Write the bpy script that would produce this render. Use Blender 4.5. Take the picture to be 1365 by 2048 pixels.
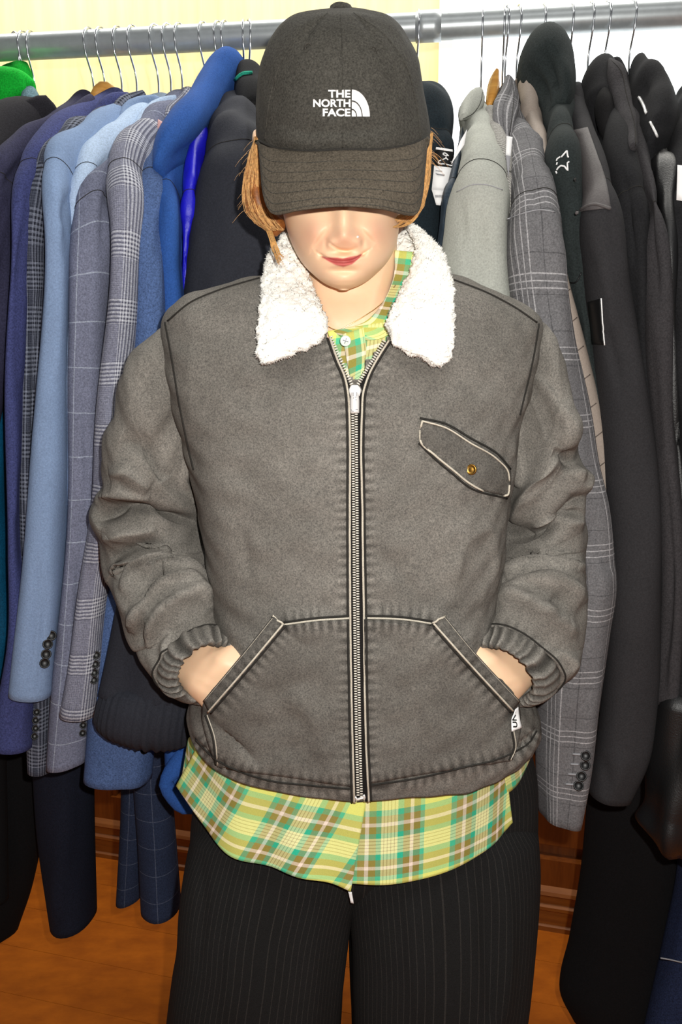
import bpy, math, random
import numpy as np
from mathutils import Vector
from mathutils.bvhtree import BVHTree

random.seed(7)
for o in list(bpy.data.objects):
    bpy.data.objects.remove(o, do_unlink=True)
scene = bpy.context.scene
COL = scene.collection

# ------------------------------------------------------------------ camera
F = 1700.0; CX, CY = 682.5, 1024.0
PITCH = math.radians(10.0); H = 1.36
cs, sn = math.cos(PITCH), math.sin(PITCH)
CAM = np.array([0.0, 0.0, H])
cd = bpy.data.cameras.new('camera'); cam = bpy.data.objects.new('camera', cd); COL.objects.link(cam)
cam.location = (0, 0, H); cam.rotation_euler = (math.pi/2 - PITCH, 0, 0)
cd.sensor_fit = 'AUTO'; cd.sensor_width = 36.0; cd.lens = F/2048.0*36.0
cd.clip_start = 0.02
scene.camera = cam

# ------------------------------------------------------------------ light
w = bpy.data.worlds.new('world'); scene.world = w; w.use_nodes = True
bg = w.node_tree.nodes['Background']
bg.inputs[0].default_value = (0.96, 0.98, 1.0, 1); bg.inputs[1].default_value = 0.13

def lamp(name, kind, loc, energy, color, rot=(0, 0, 0), **kw):
    ld = bpy.data.lights.new(name, kind); ld.energy = energy; ld.color = color
    for k, v in kw.items(): setattr(ld, k, v)
    lo = bpy.data.objects.new(name, ld); COL.objects.link(lo)
    lo.location = loc; lo.rotation_euler = rot
    return lo
# the phone's flash beside the lens
lamp('camera_flash', 'POINT', (0.045, 0.0, H+0.05), 48.0, (1.0, 0.97, 0.92), shadow_soft_size=0.008)
# shop ceiling tube over the back wall, and room ceiling light over the photographer
lamp('ceiling_tube_back', 'AREA', (-0.2, 1.70, 2.68), 34.0, (1.0, 0.97, 0.9), rot=(math.radians(8), 0, math.radians(-10)),
     shape='RECTANGLE', size=3.0, size_y=0.25)
lamp('ceiling_tube_room', 'AREA', (0.2, 0.1, 2.7), 15.0, (1.0, 0.98, 0.94), rot=(math.radians(-15), 0, 0),
     shape='RECTANGLE', size=1.6, size_y=0.8)

vs = scene.view_settings
vs.view_transform = 'Standard'; vs.look = 'None'; vs.gamma = 1.0; vs.use_curve_mapping = False
vs.exposure = 0.0

# ------------------------------------------------------------------ pixel <-> world
def ray(px, py):
    a = (px-CX)/F; v = (CY-py)/F
    return np.array([a, cs + v*sn, -sn + v*cs])
def P(px, py, Y):
    r = ray(px, py); return CAM + r*(Y/r[1])
def proj(V):
    d = V - CAM
    f = d[..., 1]*cs - d[..., 2]*sn
    u = d[..., 1]*sn + d[..., 2]*cs
    return CX + F*d[..., 0]/f, CY - F*u/f
def floor_pt(px, py):
    r = ray(px, py); return CAM + r*(-H/r[2])

# ------------------------------------------------------------------ object helpers
OFF = {}
def thing(name, label, cat, loc, group=None, kind=None):
    o = bpy.data.objects.new(name, None); COL.objects.link(o)
    o.location = loc; o.empty_display_size = 0.05
    o['label'] = label; o['category'] = cat
    if group: o['group'] = group
    OFF[o] = np.array(loc, float)
    return o
def mk(name, verts, faces, mat, parent=None, uvs=None, smooth=True, attrs=None, kind=None, label=None):
    verts = np.asarray(verts, float)
    off = OFF.get(parent, np.zeros(3)) if parent is not None else np.zeros(3)
    me = bpy.data.meshes.new(name)
    me.from_pydata((verts-off).tolist(), [], [tuple(int(i) for i in f) for f in faces])
    if uvs is not None:
        ul = me.uv_layers.new(name='UVMap')
        li = np.zeros(len(me.loops), np.int64); me.loops.foreach_get('vertex_index', li)
        ul.data.foreach_set('uv', np.asarray(uvs, np.float32)[li].ravel())
    if attrs:
        for an, av in attrs.items():
            av = np.asarray(av, np.float32)
            if av.ndim == 1:
                at = me.attributes.new(an, 'FLOAT', 'POINT'); at.data.foreach_set('value', av)
            else:
                at = me.attributes.new(an, 'FLOAT_COLOR', 'POINT')
                at.data.foreach_set('color', np.hstack([av, np.ones((len(av), 1), np.float32)]).ravel())
    if smooth: me.polygons.foreach_set('use_smooth', [True]*len(me.polygons))
    if mat: me.materials.append(mat)
    o = bpy.data.objects.new(name, me); COL.objects.link(o)
    if parent is not None: o.parent = parent; OFF[o] = off
    else: OFF[o] = np.zeros(3)
    if kind: o['kind'] = kind
    if label: o['label'] = label
    return o
def join_geo(gs):
    vs_, fs_, us_, n = [], [], [], 0
    for g in gs:
        vs_.append(g['v']); fs_ += [tuple(i+n for i in f) for f in g['f']]
        us_.append(g['uv'] if g.get('uv') is not None else np.zeros((len(g['v']), 2))); n += len(g['v'])
    return {'v': np.vstack(vs_), 'f': fs_, 'uv': np.vstack(us_)}
def put(name, g, mat, parent=None, **kw):
    return mk(name, g['v'], g['f'], mat, parent, uvs=g.get('uv'), **kw)
def bvh_of(*gs):
    g = join_geo(gs)
    return BVHTree.FromPolygons([tuple(v) for v in g['v']], g['f'])
CAMV = Vector(CAM)
def hit(bvh, px, py, off=0.0, fallY=None):
    r = ray(px, py); d = Vector(r).normalized()
    loc, nor, i, dist = bvh.ray_cast(CAMV, d)
    if loc is None:
        q = Vector(P(px, py, fallY or 1.0))
        loc, nor, i, dist = bvh.find_nearest(q)
        loc = Vector(P(px, py, loc.y))
        return np.array(loc - d*off)
    if nor.dot(d) > 0: nor = -nor
    nn = (nor - d*0.6).normalized()
    return np.array(loc + nn*off)

# ------------------------------------------------------------------ curves, lofts
def hermite(A, n, t=None):
    A = np.asarray(A, float)
    if len(A) == 1: return np.repeat(A, n, 0)
    if t is None:
        t = np.concatenate([[0], np.cumsum(np.linalg.norm(np.diff(A, axis=0), axis=1)+1e-9)])
    m = np.zeros_like(A)
    dt = np.diff(t)[:, None]; s = np.diff(A, axis=0)/dt
    m[0], m[-1] = s[0], s[-1]
    if len(A) > 2: m[1:-1] = (s[:-1]*dt[1:] + s[1:]*dt[:-1])/(dt[1:]+dt[:-1])
    q = np.linspace(t[0], t[-1], n)
    i = np.clip(np.searchsorted(t, q, side='right')-1, 0, len(A)-2)
    h = np.diff(t)[i]; x = ((q-t[i])/h)[:, None]; h = h[:, None]
    return ((2*x**3-3*x**2+1)*A[i] + (x**3-2*x**2+x)*h*m[i] + (-2*x**3+3*x**2)*A[i+1] + (x**3-x**2)*h*m[i+1])

def grid_faces(nv, m, closed=True):
    f = []
    for j in range(nv-1):
        for i in range(m if closed else m-1):
            i2 = (i+1) % m
            f.append((j*m+i, j*m+i2, (j+1)*m+i2, (j+1)*m+i))
    return f
def grid_normals(V, closed=True):
    du = (np.roll(V, -1, 1)-np.roll(V, 1, 1)) if closed else np.gradient(V, axis=1)
    dv = np.gradient(V, axis=0)
    N = np.cross(du, dv); N /= (np.linalg.norm(N, axis=2, keepdims=True)+1e-12)
    if closed:
        c = V.mean(1, keepdims=True)
        if ((V-c)*N).sum() < 0: N = -N
    else:
        if (N*(CAM-V)).sum() < 0: N = -N
    return N
def wob(V, scale, seed, k=7):
    r = np.random.RandomState(seed); sc = np.array(scale if hasattr(scale, '__len__') else (scale,)*3, float)
    K = r.normal(size=(k, 3))*sc; ph = r.uniform(0, 6.28, k)
    return np.sin(V @ K.T + ph).sum(-1)/math.sqrt(k)
def seg_dist(X, Y, pts):
    """distance, signed distance and end taper of pixels to a polyline"""
    pts = hermite(np.array(pts, float), max(8, 6*len(pts)))
    best = np.full(X.shape, 1e9); sg = np.zeros(X.shape); tt = np.zeros(X.shape)
    n = len(pts)-1
    for i in range(n):
        a, b = pts[i], pts[i+1]; d = b-a; L2 = d@d+1e-9
        t = np.clip(((X-a[0])*d[0]+(Y-a[1])*d[1])/L2, 0, 1)
        qx, qy = X-a[0]-t*d[0], Y-a[1]-t*d[1]
        D = np.hypot(qx, qy); w_ = D < best
        best = np.where(w_, D, best); sg = np.where(w_, np.tanh((d[0]*(Y-a[1])-d[1]*(X-a[0]))/math.sqrt(L2)/3.0), sg); tt = np.where(w_, (i+t)/n, tt)
    return best, sg, tt
def folds(V, lines, closed=True):
    """lines: (pts, amp, w_right_side, w_left_side) displaces camera-facing vertices along their normal"""
    N = grid_normals(V, closed); X, Y = proj(V)
    vd = V-CAM; vd /= np.linalg.norm(vd, axis=2, keepdims=True)
    face = np.clip(-(N*vd).sum(2)*1.6+0.25, 0, 1)
    D = np.zeros(X.shape)
    for pts, amp, w1, w2 in lines:
        d, s, t = seg_dist(X, Y, pts)
        wd = w1*(1+s)/2+w2*(1-s)/2
        tap = np.sqrt(np.clip(np.sin(np.pi*t), 0, 1))
        D += amp*tap*np.exp(-(d/wd)**1.5)
    return V + N*(D*face)[..., None]
def rings_of(L, R, b, n=2.0, m=32, emode='axis'):
    C = (L+R)/2; h = (R-L)/2
    ax = np.gradient(C, axis=0)
    if emode == 'axis':
        e = np.cross(h, ax)
    elif emode == 'ray':
        e = C-CAM; hh = h/np.linalg.norm(h, axis=1, keepdims=True); e = e-hh*(e*hh).sum(1, keepdims=True)
    else:
        e = np.tile(np.array([0., 1, 0]), (len(C), 1)); hh = h/(np.linalg.norm(h, axis=1, keepdims=True)+1e-9)
        e = e-hh*(e*hh).sum(1, keepdims=True)
    e /= np.linalg.norm(e, axis=1, keepdims=True)+1e-12
    sgn = np.sign((e*(C-CAM)).sum(1)); sgn[sgn == 0] = 1; e *= sgn[:, None]
    th = np.linspace(0, 2*np.pi, m, endpoint=False)
    p = 2.0/n
    c = np.sign(np.cos(th))*np.abs(np.cos(th))**p; s = np.sign(np.sin(th))*np.abs(np.sin(th))**p
    return C[:, None]+h[:, None]*c[None, :, None]-e[:, None]*(b[:, None]*s[None])[..., None]
def close_grid(V, end0='round', end1='round', uvw=None):
    """add end caps to ring grid, return geo with uv in metres"""
    nv, m = V.shape[:2]
    def cap(ring, inner, kind):
        c = ring.mean(0); ax = ring.mean(0)-inner.mean(0); ax /= np.linalg.norm(ax)+1e-9
        rad = np.linalg.norm(ring-c, axis=1).min()
        out = []
        if kind == 'round':
            for a in (0.45, 0.9, 1.25): out.append(c+(ring-c)*math.cos(a)+ax*rad*0.55*math.sin(a))
        elif kind == 'flat':
            out.append(c+(ring-c)*0.93+ax*0.0015); out.append(c+(ring-c)*0.4+ax*0.0015)
        elif kind == 'open':
            out.append(c+(ring-c)*0.94+ax*0.001); out.append(c+(ring-c)*0.86-ax*0.004); out.append(c+(ring-c)*0.8-ax*0.04)
        return out
    rows = []
    if end0: rows += cap(V[0], V[1], end0)[::-1]
    n0 = len(rows)
    rows += list(V)
    if end1: rows += cap(V[-1], V[-2], end1)
    G = np.array(rows); n = len(G)
    cl = np.concatenate([[0], np.cumsum(np.linalg.norm(np.diff(G.mean(1), axis=0), axis=1))])
    circ = np.median(np.linalg.norm(np.roll(V, -1, 1)-V, axis=2).sum(1))
    u = np.linspace(0, 1, m, endpoint=False)*circ
    uv = np.stack(np.broadcast_arrays(u[None, :], cl[:, None]), -1).reshape(-1, 2)
    f = grid_faces(n, m); v = G.reshape(-1, 3)
    ex = []
    if end0: ex.append((G[0].mean(0), [(i, (i+1) % m) for i in range(m)], 0))
    if end1: ex.append((G[-1].mean(0), [((i+1) % m, i) for i in range(m)], n-1))
    for c, prs, r in ex:
        k = len(v); v = np.vstack([v, c[None]]); uv = np.vstack([uv, [[0, cl[r]]]])
        f += [(r*m+b_, r*m+a_, k) for a_, b_ in prs]
    return {'v': v, 'f': f, 'uv': uv, 'n0': n0}
def loft(secs, m=28, rows=None, n=2.0, emode='axis', ends=('round', 'round'), fl=None, wb=None, raw=False, gath=None):
    """secs: (xl,yl,xr,yr,Y or (YL,YR),b)"""
    L, R, B = [], [], []
    for s in secs:
        YL, YR = s[4] if isinstance(s[4], tuple) else (s[4], s[4])
        L.append(P(s[0], s[1], YL)); R.append(P(s[2], s[3], YR)); B.append(s[5])
    L, R, B = np.array(L), np.array(R), np.array(B)[:, None]
    C = (L+R)/2
    t = np.concatenate([[0], np.cumsum(np.linalg.norm(np.diff(C, axis=0), axis=1)+np.linalg.norm(np.diff(R-L, axis=0), axis=1)*0.25+1e-6)])
    rows = rows or max(8, int(np.linalg.norm(np.diff(C, axis=0), axis=1).sum()/0.011))
    L, R, B = hermite(L, rows, t), hermite(R, rows, t), np.maximum(hermite(B, rows, t)[:, 0], 0.0008)
    V = rings_of(L, R, B, n, m, emode)
    if gath:
        N = grid_normals(V); th = np.linspace(0, 2*np.pi, m, endpoint=False)
        V = V + N*(gath[1]*(np.sin(gath[0]*th+2.4*np.sin(3*th)+1.2*np.sin(7*th))*(.65+.35*np.sin(5*th+1)))[None, :, None]*np.linspace(gath[2], 1, rows)[:, None, None])
    if wb:
        for sc, amp, sd in wb: V = V+grid_normals(V)*(amp*wob(V, sc, sd))[..., None]
    if fl: V = folds(V, fl)
    if raw: return V
    return close_grid(V, *ends)
def tube(pts, r, m=6, ends=True):
    """round wire along world points; r scalar or list"""
    pts = np.asarray(pts, float); n = len(pts)
    T = np.gradient(pts, axis=0); T /= np.linalg.norm(T, axis=1, keepdims=True)+1e-12
    r = np.broadcast_to(np.asarray(r, float), (n,))
    up = np.array([0.31, 0.9, 0.27]); A = np.cross(T, up); A /= np.linalg.norm(A, axis=1, keepdims=True)+1e-9
    B = np.cross(T, A); th = np.linspace(0, 2*np.pi, m, endpoint=False)
    G = pts[:, None]+(A[:, None]*np.cos(th)[None, :, None]+B[:, None]*np.sin(th)[None, :, None])*r[:, None, None]
    v = G.reshape(-1, 3); f = grid_faces(n, m)
    if ends: f += [tuple(range(m))[::-1], tuple((n-1)*m+i for i in range(m))]
    cl = np.concatenate([[0], np.cumsum(np.linalg.norm(np.diff(pts, axis=0), axis=1))])
    uv = np.stack(np.broadcast_arrays((th/6.283)[None], cl[:, None]), -1).reshape(-1, 2)
    return {'v': v, 'f': f, 'uv': uv}
def thread(bvh, pts, r, off=0.001, step=5.0, m=5, smooth=True, fallY=None):
    pts = np.array(pts, float); L = np.linalg.norm(np.diff(pts, axis=0), axis=1).sum()
    n = max(4, int(L/step))
    if smooth and len(pts) > 2: q = hermite(pts, n)
    else:
        t = np.concatenate([[0], np.cumsum(np.linalg.norm(np.diff(pts, axis=0), axis=1))]); s = np.linspace(0, t[-1], n)
        q = np.stack([np.interp(s, t, pts[:, 0]), np.interp(s, t, pts[:, 1])], 1)
    return tube([hit(bvh, x, y, off, fallY) for x, y in q], r, m)
def patch(bvh, A, B, nu=8, nv=24, off=0.002, thick=0.002, fallY=None, bulge=0.0, world=None, wb=None):
    """solid sheet between pixel polylines A and B laid over a surface; off may be f(px,py)"""
    A, B = hermite(A, nv), hermite(B, nv)
    V = np.zeros((nv, nu, 3)); 
    for j in range(nv):
        for i in range(nu):
            s = i/(nu-1); px, py = A[j]*(1-s)+B[j]*s
            o_ = off(px, py) if callable(off) else off
            o_ += bulge*math.sin(math.pi*s)
            V[j, i] = world(px, py) if world else hit(bvh, px, py, o_, fallY)
    if wb: V = V+grid_normals(V, False)*(wb[1]*wob(V, wb[0], wb[2]))[..., None]
    return solid(V, thick)
def solid(V, thick):
    nv, nu = V.shape[:2]
    r = V-CAM; r /= np.linalg.norm(r, axis=2, keepdims=True)
    N = grid_normals(V, False); d = -N*0.5+r*0.5; d /= np.linalg.norm(d, axis=2, keepdims=True)
    W = V+d*thick
    v = np.vstack([V.reshape(-1, 3), W.reshape(-1, 3)]); k = nv*nu
    f = grid_faces(nv, nu, False); f2 = [tuple(i+k for i in q[::-1]) for q in f]
    bd = [i for i in range(nu)]+[j*nu+nu-1 for j in range(1, nv)]+[(nv-1)*nu+i for i in range(nu-2, -1, -1)]+[j*nu for j in range(nv-2, 0, -1)]
    side = [(bd[i], bd[i]+k, bd[(i+1) % len(bd)]+k, bd[(i+1) % len(bd)]) for i in range(len(bd))]
    du = np.concatenate([np.zeros((nv, 1)), np.cumsum(np.linalg.norm(np.diff(V, axis=1), axis=2), 1)], 1)
    du = du-du[:, nu//2][:, None]
    dv = np.concatenate([np.zeros((1, nu)), np.cumsum(np.linalg.norm(np.diff(V, axis=0), axis=2), 0)], 0)
    uv = np.stack([du, dv], -1).reshape(-1, 2)
    return {'v': v, 'f': f+f2+side, 'uv': np.vstack([uv, uv])}
def box(x0, x1, y0, y1, z0, z1, fr=None, bev=0.0):
    v = np.array([[x, y, z] for z in (z0, z1) for y in (y0, y1) for x in (x0, x1)], float)
    f = [(0, 2, 3, 1), (4, 5, 7, 6), (0, 1, 5, 4), (2, 6, 7, 3), (0, 4, 6, 2), (1, 3, 7, 5)]
    if fr is not None: v = fr(v)
    return {'v': v, 'f': f, 'uv': v[:, [0, 2]].copy()}
def lathe(profile, center, axis, m=20):
    """profile (r, h) along axis"""
    axis = np.array(axis, float); axis /= np.linalg.norm(axis)
    a = np.cross(axis, [0.2, 0.1, 0.97]); a /= np.linalg.norm(a); b = np.cross(axis, a)
    th = np.linspace(0, 2*np.pi, m, endpoint=False); c = np.array(center, float)
    G = np.array([[c+axis*h+(a*math.cos(t)+b*math.sin(t))*r for t in th] for r, h in profile])
    v = G.reshape(-1, 3); n = len(profile)
    f = grid_faces(n, m)+[tuple(range(m))[::-1], tuple((n-1)*m+i for i in range(m))]
    return {'v': v, 'f': f, 'uv': np.zeros((len(v), 2))}
def text_px(body, boxpx, rot=None, bold=0.02):
    """2-D triangles of a word fitted into a pixel box; rot=90 reads bottom to top"""
    cu = bpy.data.curves.new('t', 'FONT'); cu.body = body; cu.offset = bold; cu.resolution_u = 6
    o = bpy.data.objects.new('t', cu); COL.objects.link(o)
    dg = bpy.context.evaluated_depsgraph_get(); me = bpy.data.meshes.new_from_object(o.evaluated_get(dg))
    v = np.array([p.co[:2] for p in me.vertices]); f = [tuple(p.vertices) for p in me.polygons]
    bpy.data.objects.remove(o); bpy.data.curves.remove(cu); bpy.data.meshes.remove(me)
    v -= v.min(0); v /= v.max(0)
    x0, y0, x1, y1 = boxpx
    if rot == 90: q = np.stack([x0+(1-v[:, 1])*(x1-x0), y1-v[:, 0]*(y1-y0)], 1)
    else: q = np.stack([x0+v[:, 0]*(x1-x0), y1-v[:, 1]*(y1-y0)], 1)
    return q, f
def drape2d(bvh, q, f, off, thick=0.0006):
    top = np.array([hit(bvh, x, y, off) for x, y in q])
    r = top-CAM; r /= np.linalg.norm(r, axis=1, keepdims=True); k = len(top)
    cnt = {}
    for p in f:
        for i in range(len(p)):
            e = (p[i], p[(i+1) % len(p)]); cnt[e] = 1
    side = [(a, b, b+k, a+k) for (a, b) in cnt if (b, a) not in cnt]
    return {'v': np.vstack([top, top+r*thick]), 'f': list(f)+[tuple(i+k for i in p[::-1]) for p in f]+side, 'uv': np.zeros((2*k, 2))}

# ------------------------------------------------------------------ materials
def lin(c): 
    c = np.array(c, float)/255.0
    return tuple(np.where(c <= 0.04045, c/12.92, ((c+0.055)/1.055)**2.4))
class NT:
    def __init__(s, name):
        s.mat = bpy.data.materials.new(name); s.mat.use_nodes = True; s.t = s.mat.node_tree
        s.bsdf = s.t.nodes['Principled BSDF']
    def n(s, kind, **kw):
        x = s.t.nodes.new(kind)
        for k, v in kw.items(): setattr(x, k, v)
        return x
    def put(s, sock, v):
        if hasattr(v, 'is_output') or isinstance(v, bpy.types.NodeSocket): s.t.links.new(v, sock)
        else: sock.default_value = v
    def m(s, op, a, b=None, c=None):
        x = s.n('ShaderNodeMath', operation=op); s.put(x.inputs[0], a)
        if b is not None: s.put(x.inputs[1], b)
        if c is not None: s.put(x.inputs[2], c)
        return x.outputs[0]
    def mix(s, fac, a, b, bt='MIX'):
        x = s.n('ShaderNodeMix', data_type='RGBA', blend_type=bt)
        s.put(x.inputs[0], fac)
        for i, v in ((6, a), (7, b)):
            s.put(x.inputs[i], v if isinstance(v, bpy.types.NodeSocket) else (*v, 1))
        return x.outputs[2]
    def coord(s, which='Object'): return s.n('ShaderNodeTexCoord').outputs[which]
    def noise(s, vec, scale, detail=3, rough=0.6, stretch=None):
        if stretch:
            mp = s.n('ShaderNodeMapping'); s.t.links.new(vec, mp.inputs[0]); mp.inputs['Scale'].default_value = stretch; vec = mp.outputs[0]
        x = s.n('ShaderNodeTexNoise'); s.t.links.new(vec, x.inputs['Vector'])
        x.inputs['Scale'].default_value = scale; x.inputs['Detail'].default_value = detail; x.inputs['Roughness'].default_value = rough
        return x.outputs[0]
    def uv(s):
        sp = s.n('ShaderNodeSeparateXYZ'); s.t.links.new(s.n('ShaderNodeUVMap', uv_map='UVMap').outputs[0], sp.inputs[0])
        return sp.outputs[0], sp.outputs[1]
    def line(s, x, period, width, off=0.0):
        fr = s.m('FRACT', s.m('DIVIDE', s.m('ADD', x, off), period))
        return s.m('LESS_THAN', fr, width/period)
    def bump(s, h, strength, dist=0.001):
        b = s.n('ShaderNodeBump'); b.inputs['Strength'].default_value = strength; b.inputs['Distance'].default_value = dist
        s.t.links.new(h, b.inputs['Height']); s.t.links.new(b.outputs[0], s.bsdf.inputs['Normal'])
    def done(s, col=None, rough=0.9, spec=0.25, metal=0.0, sheen=0.0):
        B = s.bsdf
        if col is not None: s.put(B.inputs['Base Color'], col if isinstance(col, bpy.types.NodeSocket) else (*col, 1))
        s.put(B.inputs['Roughness'], rough); B.inputs['Specular IOR Level'].default_value = spec
        B.inputs['Metallic'].default_value = metal; B.inputs['Sheen Weight'].default_value = sheen
        B.inputs['Sheen Roughness'].default_value = 0.6
        return s.mat
def fabric(name, rgb, fine=420, famt=0.25, big=9, bamt=0.2, rough=0.92, bump=0.25, pattern=None, spec=0.2, sheen=0.0, attr=None):
    t = NT(name); c = np.array(lin(rgb)); co = t.coord()
    col = t.mix(t.noise(co, big, 3), tuple(c*(1-bamt)), tuple(np.minimum(c*(1+bamt), 1)))
    if pattern: col = pattern(t, col, c)
    nf0 = t.noise(co, fine, 3, 0.75)
    mr = t.n('ShaderNodeMapRange'); t.t.links.new(nf0, mr.inputs[0]); mr.inputs[1].default_value = 0.3; mr.inputs[2].default_value = 0.7
    nf = mr.outputs[0]
    col = t.mix(nf, t.mix(1.0, col, (1-famt*1.6,)*3, 'MULTIPLY'), t.mix(1.0, col, (1+famt*1.6,)*3, 'MULTIPLY'))
    if attr:
        a = t.n('ShaderNodeAttribute', attribute_name=attr)
        col = t.mix(1.0, col, a.outputs['Color'], 'MULTIPLY')
    t.bump(nf, bump)
    return t.done(col, rough, spec, 0, sheen)
def plain(name, rgb, rough=0.5, spec=0.5, metal=0.0, var=0.1, scale=40):
    t = NT(name); c = np.array(lin(rgb))
    col = t.mix(t.noise(t.coord(), scale, 3), tuple(c*(1-var)), tuple(np.minimum(c*(1+var), 1)))
    return t.done(col, rough, spec, metal)
def pat_window(lc, pu, pv, wd=0.0016):
    def f(t, col, c):
        u, v = t.uv(); k = t.m('MAXIMUM', t.line(u, pu, wd), t.line(v, pv, wd))
        return t.mix(t.m('MULTIPLY', k, 0.8), col, lin(lc))
    return f
def pat_glen(lc, dc, P_=0.083, p=0.0052, cover=0.033):
    def f(t, col, c):
        u, v = t.uv()
        gu = t.m('MULTIPLY', t.line(u, P_*0.8, cover), t.line(u, p, p*0.5)); gv = t.m('MULTIPLY', t.line(v, P_, cover), t.line(v, p, p*0.5))
        fu = t.line(u, p*0.5, p*0.2); fv = t.line(v, p*0.5, p*0.2)
        col = t.mix(t.m('MULTIPLY', t.m('ADD', fu, fv), 0.10), col, lin(lc))
        du = t.m('MULTIPLY', t.line(u, P_*0.8, cover), t.line(u, p, p*0.5, p*0.5)); dv = t.m('MULTIPLY', t.line(v, P_, cover), t.line(v, p, p*0.5, p*0.5))
        col = t.mix(t.m('MULTIPLY', t.m('ADD', du, dv), 0.4), col, lin(dc))
        return t.mix(t.m('MULTIPLY', t.m('ADD', gu, gv), 0.42), col, lin(lc))
    return f
def pat_multi(lc, dc):
    def f(t, col, c):
        u, v = t.uv()
        gu = t.m('MULTIPLY', t.line(u, 0.085, 0.036), t.line(u, 0.0095, 0.0018)); gv = t.m('MULTIPLY', t.line(v, 0.088, 0.022), t.line(v, 0.008, 0.0016))
        k = t.m('MAXIMUM', t.line(u, 0.043, 0.0012, 0.02), t.line(v, 0.044, 0.0012, 0.02))
        col = t.mix(t.m('MULTIPLY', k, 0.5), col, lin(dc))
        return t.mix(t.m('MULTIPLY', t.m('MAXIMUM', gu, gv), 0.55), col, lin(lc))
    return f
def pat_stripe(lc, p, wd, amt=0.5):
    def f(t, col, c):
        u, v = t.uv()
        return t.mix(t.m('MULTIPLY', t.line(u, p, wd), amt), col, lin(lc))
    return f
def pat_diag(lc, p, amt=0.5):
    def f(t, col, c):
        u, v = t.uv()
        return t.mix(t.m('MULTIPLY', t.line(t.m('ADD', u, v), p, p*0.45), amt), col, lin(lc))
    return f
PLAID = [(0, (236, 240, 128)), (.235, (92, 198, 150)), (.295, (166, 152, 82)), (.365, (246, 230, 214)), (.405, (150, 140, 66)), (.475, (60, 178, 140)),
         (.525, (240, 240, 176)), (.55, (176, 166, 120)), (.556, (240, 240, 176)), (.585, (176, 166, 120)), (.591, (240, 240, 176)), (.62, (176, 166, 120)), (.626, (240, 240, 176)), (.655, (176, 166, 120)), (.661, (240, 240, 176)), (.69, (48, 186, 150)), (.75, (150, 132, 66)),
         (.815, (246, 226, 210)), (.85, (140, 128, 64)), (.915, (96, 204, 158)), (.96, (236, 240, 128))]
def pat_plaid(period=0.126):
    def f(t, col, c):
        u, v = t.uv(); out = []
        for x, o in ((u, 0.061), (v, 0.02)):
            fr = t.m('FRACT', t.m('DIVIDE', t.m('ADD', x, 10*period+o), period))
            r = t.n('ShaderNodeValToRGB'); r.color_ramp.interpolation = 'CONSTANT'; t.t.links.new(fr, r.inputs[0])
            el = r.color_ramp.elements
            while len(el) < len(PLAID): el.new(0.5)
            for e, (p, cc) in zip(el, PLAID): e.position = p; e.color = (*lin(cc), 1)
            out.append(r.outputs[0])
        return t.mix(0.5, out[0], out[1])
    return f

def denim():
    t = NT('grey_washed_denim'); co = t.coord()
    big = t.noise(co, 14, 4, 0.55); mid = t.noise(co, 75, 4, 0.7); fine = t.noise(co, 520, 4, 0.9)
    a = np.array(lin((117, 114, 109)))
    def stretch_(x, lo, hi):
        q = t.n('ShaderNodeMapRange'); t.t.links.new(x, q.inputs[0]); q.inputs[1].default_value = lo; q.inputs[2].default_value = hi; return q.outputs[0]
    col = t.mix(stretch_(big, .3, .7), tuple(a*0.82), tuple(a*1.1))
    col = t.mix(t.m('MULTIPLY', stretch_(mid, .35, .7), 0.38), col, tuple(a*0.55))
    k = fine
    mr = t.n('ShaderNodeMapRange'); t.t.links.new(k, mr.inputs[0]); mr.inputs[1].default_value = 0.36; mr.inputs[2].default_value = 0.64
    col = t.mix(mr.outputs[0], t.mix(1.0, col, (.5, .5, .51), 'MULTIPLY'), t.mix(1.0, col, (1.5, 1.47, 1.42), 'MULTIPLY'))
    at = t.n('ShaderNodeAttribute', attribute_name='wear_shade'); 
    col = t.mix(1.0, col, at.outputs['Color'], 'MULTIPLY')
    t.bump(k, 0.35, 0.0008)
    return t.done(col, 0.95, 0.12, 0, 0.0)
def skin():
    t = NT('skin'); at = t.n('ShaderNodeAttribute', attribute_name='tone'); co = t.coord()
    col = t.mix(t.m('MULTIPLY', t.noise(co, 90, 3), 0.25), at.outputs['Color'], (0.80, 0.42, 0.30))
    t.bump(t.noise(co, 1400, 2), 0.12, 0.0004)
    B = t.bsdf; B.inputs['Subsurface Weight'].default_value = 0.12; B.inputs['Subsurface Radius'].default_value = (0.01, 0.004, 0.002); B.inputs['Subsurface Scale'].default_value = 0.6
    return t.done(col, 0.45, 0.35)
def wood(name, c0, c1, stretch, scale=14, rough=0.4, spec=0.4):
    t = NT(name); co = t.coord()
    g = t.noise(co, scale, 6, 0.65, stretch); g2 = t.noise(co, 2.2, 3)
    k = t.m('ADD', t.m('MULTIPLY', g, 0.75), t.m('MULTIPLY', g2, 0.25))
    mr = t.n('ShaderNodeMapRange'); t.t.links.new(k, mr.inputs[0]); mr.inputs[1].default_value = 0.3; mr.inputs[2].default_value = 0.7
    return t.done(t.mix(mr.outputs[0], lin(c0), lin(c1)), rough, spec)

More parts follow.
